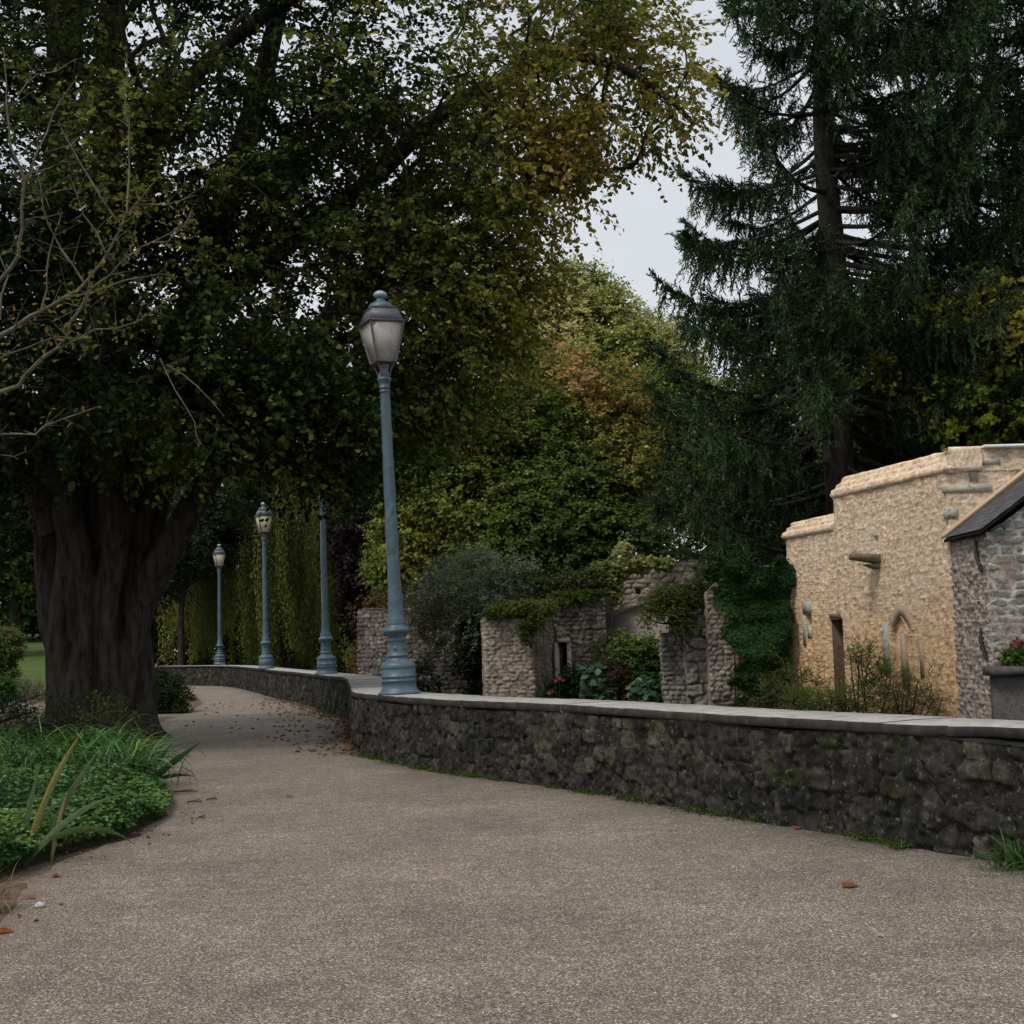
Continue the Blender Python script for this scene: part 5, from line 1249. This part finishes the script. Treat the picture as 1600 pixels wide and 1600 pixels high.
# wispy plants before the ochre wall
for lab, pts, n, sd in (('tall wispy green fennel like plant leaning across the ochre wall', [B(1352, 1035, 23.5, .20, .2, .32), B(1372, 1070, 23.4, .26, .22, .28), B(1392, 1095, 23.3, .22, .2, .2), B(1340, 1020, 23.6, .08, .1, .12)], 120, 81),
                        ('low broom like greenery at the foot of the ochre wall', [B(1290, 1100, 23.6, .45, .3, .16), B(1330, 1097, 23.6, .35, .3, .2), B(1255, 1102, 24, .3, .3, .16)], 170, 82),
                        ('thin brownish weeds by the wall slit', [B(1265, 1075, 24.6, .25, .2, .4), B(1248, 1060, 25, .12, .15, .35), B(1215, 1090, 26, .5, .3, .25)], 110, 83),
                        ('dry weeds with few leaves near the annex corner', [B(1420, 1090, 22.6, .25, .2, .22), B(1455, 1085, 22.2, .12, .12, .35)], 60, 84)):
    c = np.array(pts[0][:3]); shrub('weed', lab, (c[0], c[1], ZLOW), pts, int(n * .62), (.075, .015), [(.11, .17, .035), (.19, .25, .06), (.28, .31, .10)] if sd < 83 else [(.11, .12, .04), (.17, .17, .06), (.14, .17, .06)], sd, cat='plant', tl=.32, nl=9, shape='lance', stems=8, kw=dict(droop=-.25, flat=1.0, ang=.5))
shrub('geranium', 'green potted geranium growth on the planter ledge', (px0 + .5, py0 + .1, zl + .14), [(px0 + .46, py0 + .08, zl + .28, .16, .1, .13, 1), (px0 + .75, py0 + .1, zl + .28, .25, .1, .16, 1)], 110, (.06, .06), GR, 85, cat='plant', tl=.14, shape='lobed')
fl_ = thing('pink_flower', 'bright pink blooms above the planter ledge', 'flower', (px0 + .4, py0 + .05, zl + .14))
for (dx, dz) in ((.42, .47), (.47, .43), (.37, .42), (.7, .46), (.55, .40)):
    rng = np.random.RandomState(int(dx * 100)); f = Acc(); k = 26; c = np.array([px0 + dx, py0 + .02, zl + dz]); leaves(f, c + rng.randn(k, 3) * .025, rng.randn(k, 3), rng.randn(k, 3), .04, .035, pick([(.45, .05, .12), (.6, .12, .22)], rng.rand(k), .15, rng)); obj('blossom', f, M['leaf'], fl_)
    s = Acc(); tube(s, [(px0 + dx, py0 + .05, zl + .135), c], .006, 4, (.06, .1, .03)); obj('stem', s, M['leaf'], fl_)

# ------------------------------------------------------------------ plant bed by the path
DAY = [(.019, .060, .014), (.034, .10, .022), (.055, .145, .034), (.09, .20, .06), (.22, .25, .05)]


def straps(name, label, cat, x, y, n, L, W, pal, seed, group=None, spread=.12, arch=1.0, tilt=.55, z=0.0, dirs=None, mname='bladed', pname='leaf_tuft', colr=None, facing=0.0):
    rng = np.random.RandomState(seed); t = thing(name, label, cat, (x, y, z), group); acc = Acc()
    m = 9; u = np.linspace(0, 1, m)
    for i in range(n):
        if dirs is not None: az, tl_, Lq, Wq, ar = dirs[i]
        else: az, tl_, Lq, Wq, ar = rng.rand() * TAU, tilt * (.15 + .85 * rng.rand()), L * rng.uniform(.6, 1.1), W * rng.uniform(.7, 1.2), arch * rng.uniform(.6, 1.3)
        d = np.array([math.cos(az), math.sin(az), 0]); ang = tl_ + ar * u ** 1.5 * 1.7
        st = np.stack([np.sin(ang), np.cos(ang)], 1); c = np.concatenate([[[0, 0]], np.cumsum((st[1:] + st[:-1]) / 2 * (Lq / (m - 1)), 0)])
        P = np.array([x, y, z]) + np.array([rng.randn() * spread, rng.randn() * spread, 0]) + d * c[:, :1] + np.array([0, 0, 1.]) * c[:, 1:]
        s = np.cross(d, [0, 0, 1.])
        if facing: s = norm(np.cross(np.gradient(P, axis=0), np.array([.25, 1., .1])))
        s = s * math.cos(.5) + np.array([0, 0, 1]) * math.sin(.5) * rng.choice([-1, 1]) * (0 if facing else .4)
        w = Wq * np.minimum(1, 3.2 * u + .45) * np.minimum(1, (1.02 - u) * 2.6) / 2
        nrm = np.cross(s, np.gradient(P, axis=0)); nrm = norm(nrm)
        V = np.stack([P - s * w[:, None], P + nrm * (-.22 * w[:, None]), P + s * w[:, None]], 1).reshape(-1, 3)
        k = np.arange(m - 1)[:, None] * 3
        F = np.concatenate([k + np.array([0, 1, 4, 3]), k + np.array([1, 2, 5, 4])])
        base = pick(pal, np.array([rng.rand() ** 1.4]), .15, rng)[0] if colr is None else np.array(colr[i])
        C = np.repeat(np.tile(base, (m, 1)), 3, 0)
        if colr is not None and len(colr[i]) == 6:
            C = np.repeat(np.tile(base[:3], (m, 1)), 3, 0).reshape(m, 3, 3); C[:, 2] = base[3:]; C = C.reshape(-1, 3)
        acc.add(V, F, C)
    obj(pname, acc, M[mname], t, smooth=True)
    return t


DAYL = ['arching daylily clump at the picture edge by the bare soil', 'daylily clump with a yellowing blade', 'dense daylily clump beneath the linden trunk', 'daylily clump nearest the small shrub sprigs', 'daylily clump leaning out towards the path', 'daylily clump behind the ground cover mat', 'low daylily clump in the middle of the drift', 'daylily clump rising tallest in the drift', 'daylily clump in front of the trunk root', 'small daylily clump at the end of the drift', 'daylily clump half hidden behind the thorny shrub base', 'daylily clump beside the sword leaved plant', 'daylily clump edging the side path', 'daylily clump far back against the side path']
k = 0
for (px, py) in ((15, 1215), (60, 1205), (110, 1205), (150, 1200), (185, 1215), (35, 1235), (90, 1232), (140, 1235), (165, 1175), (205, 1232), (-10, 1180), (190, 1245), (50, 1165), (105, 1160)):
    Z = CAMP + ray(px, py) * (-EYE / ray(px, py)[2])
    straps('daylily', DAYL[k], 'plant', Z[0], Z[1], 135, .78, .019, DAY, 100 + k, 'daylily clumps in the bed', spread=.13, arch=1.35, tilt=.5); k += 1
gp = lambda px, py: CAMP + ray(px, py) * (-EYE / ray(px, py)[2])
# ground cover mat
rng = np.random.RandomState(77); acc = Acc(); n = 24000
edge = lambda y: np.interp(y, [6.4, 7.2, 7.7, 8.3, 8.8, 9.3, 9.8, 10.3, 10.8, 11.4, 12.2], [-3.5, -3.0, -2.88, -2.82, -2.74, -2.60, -2.64, -2.62, -2.72, -2.85, -3.2])
y_ = 7.3 + 4.6 * rng.rand(n); x_ = edge(y_) + .05 - 3.0 * rng.rand(n) ** 1.35
hm = .07 + .36 * n3(np.stack([x_, y_, y_ * 0], 1), 3.2, 2) ** 1.3; ed = np.clip((edge(y_) + .12 - x_) / .3, 0, 1); z_ = hm * np.sqrt(ed) * (.35 + .75 * rng.rand(n) ** .6)
P = np.stack([x_, y_, z_ + .015], 1)
for s in (-1, 0, 1):
    az = rng.rand(n) * TAU; T = np.stack([np.cos(az + s * 1.6), np.sin(az + s * 1.6), .1 + .2 * rng.randn(n)], 1)
    leaves(acc, P, T, norm(np.array([0, -.25, 1]) + rng.randn(n, 3) * .6), .026 + .020 * rng.rand(n), .026, pick([(.024, .066, .016), (.045, .11, .026), (.075, .17, .042), (.135, .24, .065), (.20, .25, .06)], np.clip(.42 + rng.randn(n) * .2 + (n3(P, 2.2, 5) - .5) * 1.3, 0, 1), .2, rng), 'lobed')
k = rng.rand(n) < .35; sticks(acc, np.stack([x_, y_, y_ * 0], 1)[k], P[k], .002, .0012, (.04, .06, .02))
gc = obj('ground_cover', acc, M['bladed'], kind='stuff'); gc['label'] = 'dense mat of small leaved green ground cover along the path edge'
# iris with broad blades, one orange edged
ip = gp(45, 1350)
G1, G2 = (.075, .12, .045), (.05, .085, .03)
dirs = [(.15, .30, .84, .044, .18), (-.1, .44, .76, .046, .14), (.5, .10, .58, .038, .12), (.3, .66, .68, .04, .45), (.0, .85, .78, .042, .85), (.2, .5, .5, .036, .3), (2.6, .35, .45, .03, .4), (3.0, .5, .42, .03, .5), (.1, .15, .42, .028, .1)]
cols = [(.10, .13, .035, .36, .17, .035), (.085, .125, .05), (.06, .10, .035), (.09, .13, .055), (.07, .10, .03), (.07, .11, .045), (.06, .1, .04), (.05, .09, .03), (.2, .16, .07)]
cols = [c if len(c) == 6 else c * 2 for c in cols]
straps('iris', 'iris with broad blades, one edged orange, at the front of the bed', 'plant', ip[0], ip[1], len(dirs), 0, 0, None, 31, None, spread=.07, dirs=dirs, colr=cols, pname='leaf_fan', facing=1)
ip = gp(212, 1238)
dirs = [(.1, .62, .52, .068, .05), (.0, .85, .68, .064, .10), (.05, .98, .54, .036, .55), (.4, .4, .3, .03, .1), (2.6, .5, .3, .025, .3), (-.2, 1.0, .35, .025, .2)]
straps('sword_plant', 'dark sword leaved plant leaning out over the path edge', 'plant', ip[0], ip[1], len(dirs), 0, 0, None, 32, None, spread=.025, dirs=dirs, colr=[(.020, .052, .022) * 2, (.022, .056, .022) * 2, (.03, .05, .02) * 2, (.02, .05, .02) * 2, (.03, .06, .025) * 2, (.02, .05, .02) * 2], pname='leaf_fan', facing=1)
ip = gp(-35, 1330); straps('iris', 'blue green iris blades cut by the picture edge', 'plant', ip[0], ip[1], 14, .55, .04, [(.025, .07, .04), (.04, .09, .055)], 33, None, spread=.08, arch=.3, tilt=.5, pname='leaf_fan', facing=1)
ip = gp(-25, 1425); straps('grass_tuft', 'straw coloured fine grass tuft at the corner of the bed', 'grass', ip[0], ip[1], 140, .28, .005, [(.06, .08, .03), (.16, .13, .06), (.22, .17, .09)], 34, None, spread=.06, arch=1.1, tilt=.9)
# sprigs at the trunk and by the trunk root
for lab, px, py, bl, pal, sd in (('leafy olive sprigs rising before the linden trunk', 120, 1150, [B(120, 1112, 17.6, .35, .25, .16), B(150, 1098, 17.6, .2, .2, .16), B(90, 1120, 17.4, .3, .2, .14)], [(.03, .05, .02), (.06, .085, .03), (.13, .13, .05)], 91),
                                 ('small yellow green shrub with pale leaf tips beside the trunk root', 195, 1165, [B(175, 1130, 16.4, .18, .18, .18), B(200, 1150, 16.2, .16, .16, .14), B(160, 1120, 16.5, .12, .15, .1)], [(.06, .08, .02), (.13, .14, .04), (.25, .22, .08)], 92),
                                 ('dark leafy weed at the outer side of the linden trunk', 40, 1135, [B(40, 1112, 18, .3, .3, .13), B(5, 1120, 18, .3, .3, .12)], [(.02, .045, .02), (.04, .075, .03)], 93)):
    g_ = gp(px, py); shrub('sprig_shrub', lab, (g_[0], bl[0][1], 0), bl, 34, (.045, .022), pal, sd, tl=.26, nl=7, kw=dict(droop=-.2, flat=1.0))
# behind the trunk
g_ = gp(262, 1095); straps('ornamental_grass', 'tall pale ornamental grass fountain just past the linden trunk', 'grass', g_[0] - .15, 28.6, 260, 1.25, .012, [(.05, .075, .025), (.10, .12, .04), (.20, .18, .08)], 41, None, spread=.22, arch=.9, tilt=.5)
shrub('mound_shrub', 'low rounded dark green mound at the path edge beyond the linden', (g_[0] - .1, 28.0, 0), [B(262, 1090, 27.8, .42, .45, .28), B(250, 1070, 28, .4, .4, .25), B(285, 1108, 27.5, .12, .2, .08)], 330, (.045, .025), [(.018, .03, .010), (.035, .055, .016), (.06, .08, .025)], 95, tl=.16, nl=9)
q = at(8, 1060, 40); shrub('shrub', 'light green rounded shrub on the lawn at the picture edge', (q[0], 40, .0), [B(5, 1005, 40, .5, .5, .45), B(-10, 1040, 40, .5, .5, .4), B(10, 1055, 39.8, .25, .3, .3)], 360, (.07, .045), [(.05, .085, .025), (.09, .14, .035), (.14, .18, .05), (.17, .12, .06)], 96, tl=.2)
q = at(5, 1085, 30); shrub('shrub', 'small bright green shrub beside the side path', (q[0], 30, 0), [B(3, 1078, 30, .22, .25, .2)], 110, (.05, .04), [(.04, .10, .02), (.08, .16, .03)], 97, tl=.14)
for lab, px, Y, n, sd in (('pale dry grasses behind the side path', 50, 39, 160, 42), ('grey green grass clump between side path and trunk', 68, 37, 150, 43), ('dry grass clump beside the lawn shrub', 25, 38.5, 150, 44)):
    q = at(px, 1090, Y); straps('grass_tuft', lab, 'grass', q[0], Y, n, .85, .016, [(.05, .07, .03), (.10, .11, .05), (.16, .13, .08)], sd, None, spread=.42, arch=.7, tilt=.5, z=.0)
# weeds along the parapet foot
tu = [(1585, 1362, .17, 170, 'bright green grass tuft at the foot of the parapet by the picture edge'), (1415, 1328, .055, 50, 'small grass tuft under the broken coping slab'), (1360, 1314, .04, 34, 'tiny mossy tuft at the parapet foot beside the small grass tuft'), (1130, 1270, .05, 40, 'low weeds at the parapet foot by the white pebble'), (1165, 1276, .05, 26, 'slim green weed rising beside the white pebble'), (745, 1215, .05, 30, 'small green weed at the parapet foot past the lamp'), (686, 1206, .06, 40, 'green weed at the parapet foot to the lamp side'), (607, 1190, .07, 60, 'leafy green weed below the tall lamp'), (640, 1199, .04, 30, 'thin green weed between two larger weeds under the lamp')]
for k, (px, py, L_, n, lab) in enumerate(tu):
    g_ = gp(px, py - 2); straps('weed_tuft', lab, 'weed', g_[0] + (-.045 if k else .05), g_[1] - .03, n, L_ * 1.6, .006 if k else .008, [(.03, .07, .014), (.05, .11, .02), (.09, .15, .03)], 120 + k, None, spread=L_ * .45, arch=.9, tilt=.9)
rng = np.random.RandomState(53); f = Acc()
for k in range(22):
    y = rng.uniform(7.0, 16.5); x = np.interp(y, WL[:, 1], WL[:, 0]); r = .02 + .05 * rng.rand()
    m = int(140 + 1500 * r); d = rng.randn(m, 3) * np.array([r * .8, r * 1.7, r * .35]); d[:, 0] -= d[:, 1] * .5; P = np.array([x - .05, y - .03, .014]) + d; P[:, 2] = .008 + np.abs(d[:, 2])
    leaves(f, P, norm(rng.randn(m, 3) + np.array([0, 0, .8])), norm(rng.randn(m, 3) + np.array([0, -.5, .6])), .018, .008, pick([(.03, .055, .012), (.06, .10, .02), (.11, .15, .03)], rng.rand(m), .2, rng), 'oval')
o = obj('moss', f, M['leaf'], kind='stuff'); o['label'] = 'scraps of moss and seedlings along the parapet foot'
# litter on the bed edge
n = 420; yy = 6.3 + 6.2 * rng.rand(n); xx = np.interp(yy, [p_[1] for p_ in LEFT], [p_[0] for p_ in LEFT]) + .16 - .5 * np.abs(rng.randn(n)) ** 1.0 + .12 * rng.randn(n)
P = np.column_stack([xx, yy, .010 + .01 * rng.rand(n)]); az = rng.rand(n) * TAU; sz = .012 + .045 * rng.rand(n) ** 2.5
f = Acc(); leaves(f, P, np.stack([np.cos(az), np.sin(az), .2 * rng.randn(n)], 1), norm(np.array([0, 0, 1.]) + rng.randn(n, 3) * .35), sz, sz * .5, pick([(.05, .035, .025), (.12, .075, .045), (.22, .15, .08), (.30, .24, .12)], rng.rand(n), .2, rng), 'oval', .3)
o = obj('leaf_litter', f, M['leaf'], kind='stuff'); o['label'] = 'crumbs of dry leaf litter along the edge of the bed'
# fallen leaves: a drift along the parapet and single ones on the path
rng = np.random.RandomState(15); LF = [(.10, .055, .03), (.17, .085, .045), (.24, .13, .06), (.30, .19, .08), (.13, .07, .05)]
i_ = rng.randint(0, len(WL), 6000); W0 = WL[i_]; k = (W0[:, 1] > 15.6) & (W0[:, 1] < 33); W0 = W0[k][:620]; off = .04 + 1.0 * rng.rand(len(W0)) ** 4.5 * np.interp(W0[:, 1], [15.6, 18, 27, 33], [.4, 1.1, 1.1, .5])
P = np.column_stack([W0[:, 0] - off * .95, W0[:, 1] - off * .25 + rng.randn(len(W0)) * .1, np.full(len(W0), .012) + .012 * rng.rand(len(W0))])
yy = rng.uniform(17.5, 34, 70); xx = np.interp(yy, [p_[1] for p_ in LEFT], [p_[0] for p_ in LEFT]) + (np.interp(yy, WL[:, 1], WL[:, 0]) - np.interp(yy, [p_[1] for p_ in LEFT], [p_[0] for p_ in LEFT])) * rng.rand(70)
P = np.vstack([P, np.column_stack([xx, yy, np.full(70, .012)])]); k = len(P); az = rng.rand(k) * TAU
acc = Acc(); leaves(acc, P, np.stack([np.cos(az), np.sin(az), .12 * rng.randn(k)], 1), norm(np.array([0, 0, 1.]) + rng.randn(k, 3) * .25), .06, .06, pick(LF, rng.rand(k), .2, rng), 'heart', .3)
fo = obj('fallen_leaves', acc, M['leaf'], kind='stuff'); fo['label'] = 'drift of brown fallen leaves along the parapet foot and under the linden'
one = [(1331, 1388, .085, (.27, .105, .055), 'rusty orange fallen leaf lying alone on the open path'), (1247, 1297, .07, (.28, .11, .07), 'reddish fallen leaf beside the grey pebble at the parapet'), (937, 1237, .07, (.36, .19, .04), 'amber fallen leaf at the parapet foot in mid picture'), (740, 1213, .06, (.26, .17, .06), 'tan fallen leaf at the parapet foot past the lamp'), (453, 1247, .06, (.22, .10, .06), 'brown fallen leaf in the middle of the path'), (397, 1168, .09, (.38, .27, .09), 'yellow fallen leaf in the linden shade'), (88, 1372, .06, (.30, .12, .06), 'orange brown fallen leaf below the iris'), (48, 1406, .06, (.34, .15, .10), 'pinkish fallen leaf at the bed edge beside a pale stone'), (8, 1460, .07, (.30, .09, .04), 'red brown fallen leaf at the picture edge'), (1378, 1466, .035, (.45, .42, .36), 'pale dry leaf scrap on the open path')]
for q, (px, py, s, c, lab) in enumerate(one):
    g_ = gp(px, py); acc = Acc(); leaves(acc, np.array([[g_[0] - s / 2, g_[1], .012]]), np.array([[1., .2, .05]]), np.array([[.1, -.2, 1.]]), s, s * .8, np.array(c), 'heart', .14); o = obj('fallen_leaf', acc, M['leaf']); tag(o, lab, 'leaf', 'single fallen leaves')
ip = gp(150, 1352); straps('dead_leaf', 'long yellow dead blade lying at the bed edge', 'leaf', ip[0] - .1, ip[1], 1, 0, 0, None, 35, dirs=[(.15, 1.50, .32, .02, .02)], colr=[(.38, .33, .13) * 2], z=.012, spread=.0, pname='blade')


def pebble(px, py, s, lab, mat='stonebit', sd=1):
    g_ = gp(px, py); rng = np.random.RandomState(sd); acc = Acc(); pr = [(s * .5, 0), (s * .62, s * .18), (s * .5, s * .38), (s * .22, s * .5), (.002, s * .52)]
    lathe(acc, pr, 9, (g_[0], g_[1], .004), rfun=lambda th, z: 1 + .25 * np.sin(th * 2 + sd) + .12 * np.sin(th * 3 + 2 * sd)); o = obj('pebble', acc, M[mat], smooth=True); tag(o, lab, 'pebble')


pebble(1162, 1275, .05, 'white pebble at the foot of the parapet', sd=2); pebble(1246, 1289, .045, 'grey white pebble at the parapet foot by the reddish leaf', 'dressed', 3); pebble(62, 1419, .05, 'pale bluish stone at the bed edge', sd=4); pebble(1398, 1592, .022, 'tiny white chip at the bottom of the open path', sd=5)
for k, (px, py, L_) in enumerate(((285, 1240, .25), (330, 1252, .09), (303, 1256, .12), (314, 1281, .05))):
    g_ = gp(px, py); acc = Acc(); P = np.array([g_ + np.array([-L_ / 2, .02, .016]), g_ + np.array([0, -.01, .022]), g_ + np.array([L_ / 2, .03, .014])]); tube(acc, P, [.003, .006, .003], 5, (.02, .015, .012)); tube(acc, P[1] + np.array([[0, 0, 0], [L_ * .2, .05, .008], [L_ * .3, .09, -.004]]), [.004, .003, .002], 4); tube(acc, P[1] + np.array([[-L_ * .1, 0, 0], [-L_ * .2, -.06, .0], [-L_ * .25, -.10, -.006]]), [.004, .003, .002], 4); o = obj('dead_twig', acc, M['bark']); tag(o, ['longest dark twig lying by the sword leaved plant', 'short dark twig out on the path', 'dark bark scrap close to the ground cover edge', 'small dark crumb of bark on the path'][k], 'twig')
# ------------------------------------------------------------------ sky, sun
SUN_AZ, SUN_EL = math.radians(228), math.radians(57)     # measured from the view direction, clockwise
w = bpy.data.worlds.new('World'); S.world = w; w.use_nodes = True
n, l = w.node_tree.nodes, w.node_tree.links; n.clear()
out = n.new('ShaderNodeOutputWorld'); bg = n.new('ShaderNodeBackground'); sky = n.new('ShaderNodeTexSky'); sky.sky_type = 'NISHITA'; sky.sun_disc = False
sky.sun_elevation = SUN_EL; sky.sun_rotation = SUN_AZ; sky.dust_density = 4; sky.air_density = 1.0; sky.ozone_density = 1
tcn = n.new('ShaderNodeTexCoord'); mp = n.new('ShaderNodeMapping'); mp.inputs['Scale'].default_value = (1, 1, 2.5); l.new(tcn.outputs['Generated'], mp.inputs[0])
nz_ = noise(n, l, mp.outputs[0], 2.2, 6, .55)
cl = ramp(n, l, nz_.outputs[0], [(.3, (6.9, 7.35, 8.0)), (.7, (8.5, 8.7, 8.95))])
l.new(mix(n, l, .86, sky.outputs[0], cl), bg.inputs[0]); bg.inputs[1].default_value = .1; l.new(bg.outputs[0], out.inputs[0])
sun = bpy.data.lights.new('sun', 'SUN'); sun.energy = 2.0; sun.angle = math.radians(18); sun.color = (1, .95, .87)
so = bpy.data.objects.new('sun', sun); COL.objects.link(so)
sd_ = Vector((math.sin(SUN_AZ) * math.cos(SUN_EL), math.cos(SUN_AZ) * math.cos(SUN_EL), math.sin(SUN_EL)))
so.rotation_euler = (-sd_).to_track_quat('-Z', 'Y').to_euler()
S.view_settings.view_transform = 'Standard'; S.view_settings.look = 'None'; S.view_settings.exposure = 0; S.view_settings.gamma = 1
S.render.engine = 'CYCLES'; S.cycles.max_bounces = 6; S.cycles.transparent_max_bounces = 4
S.cycles.use_adaptive_sampling = True
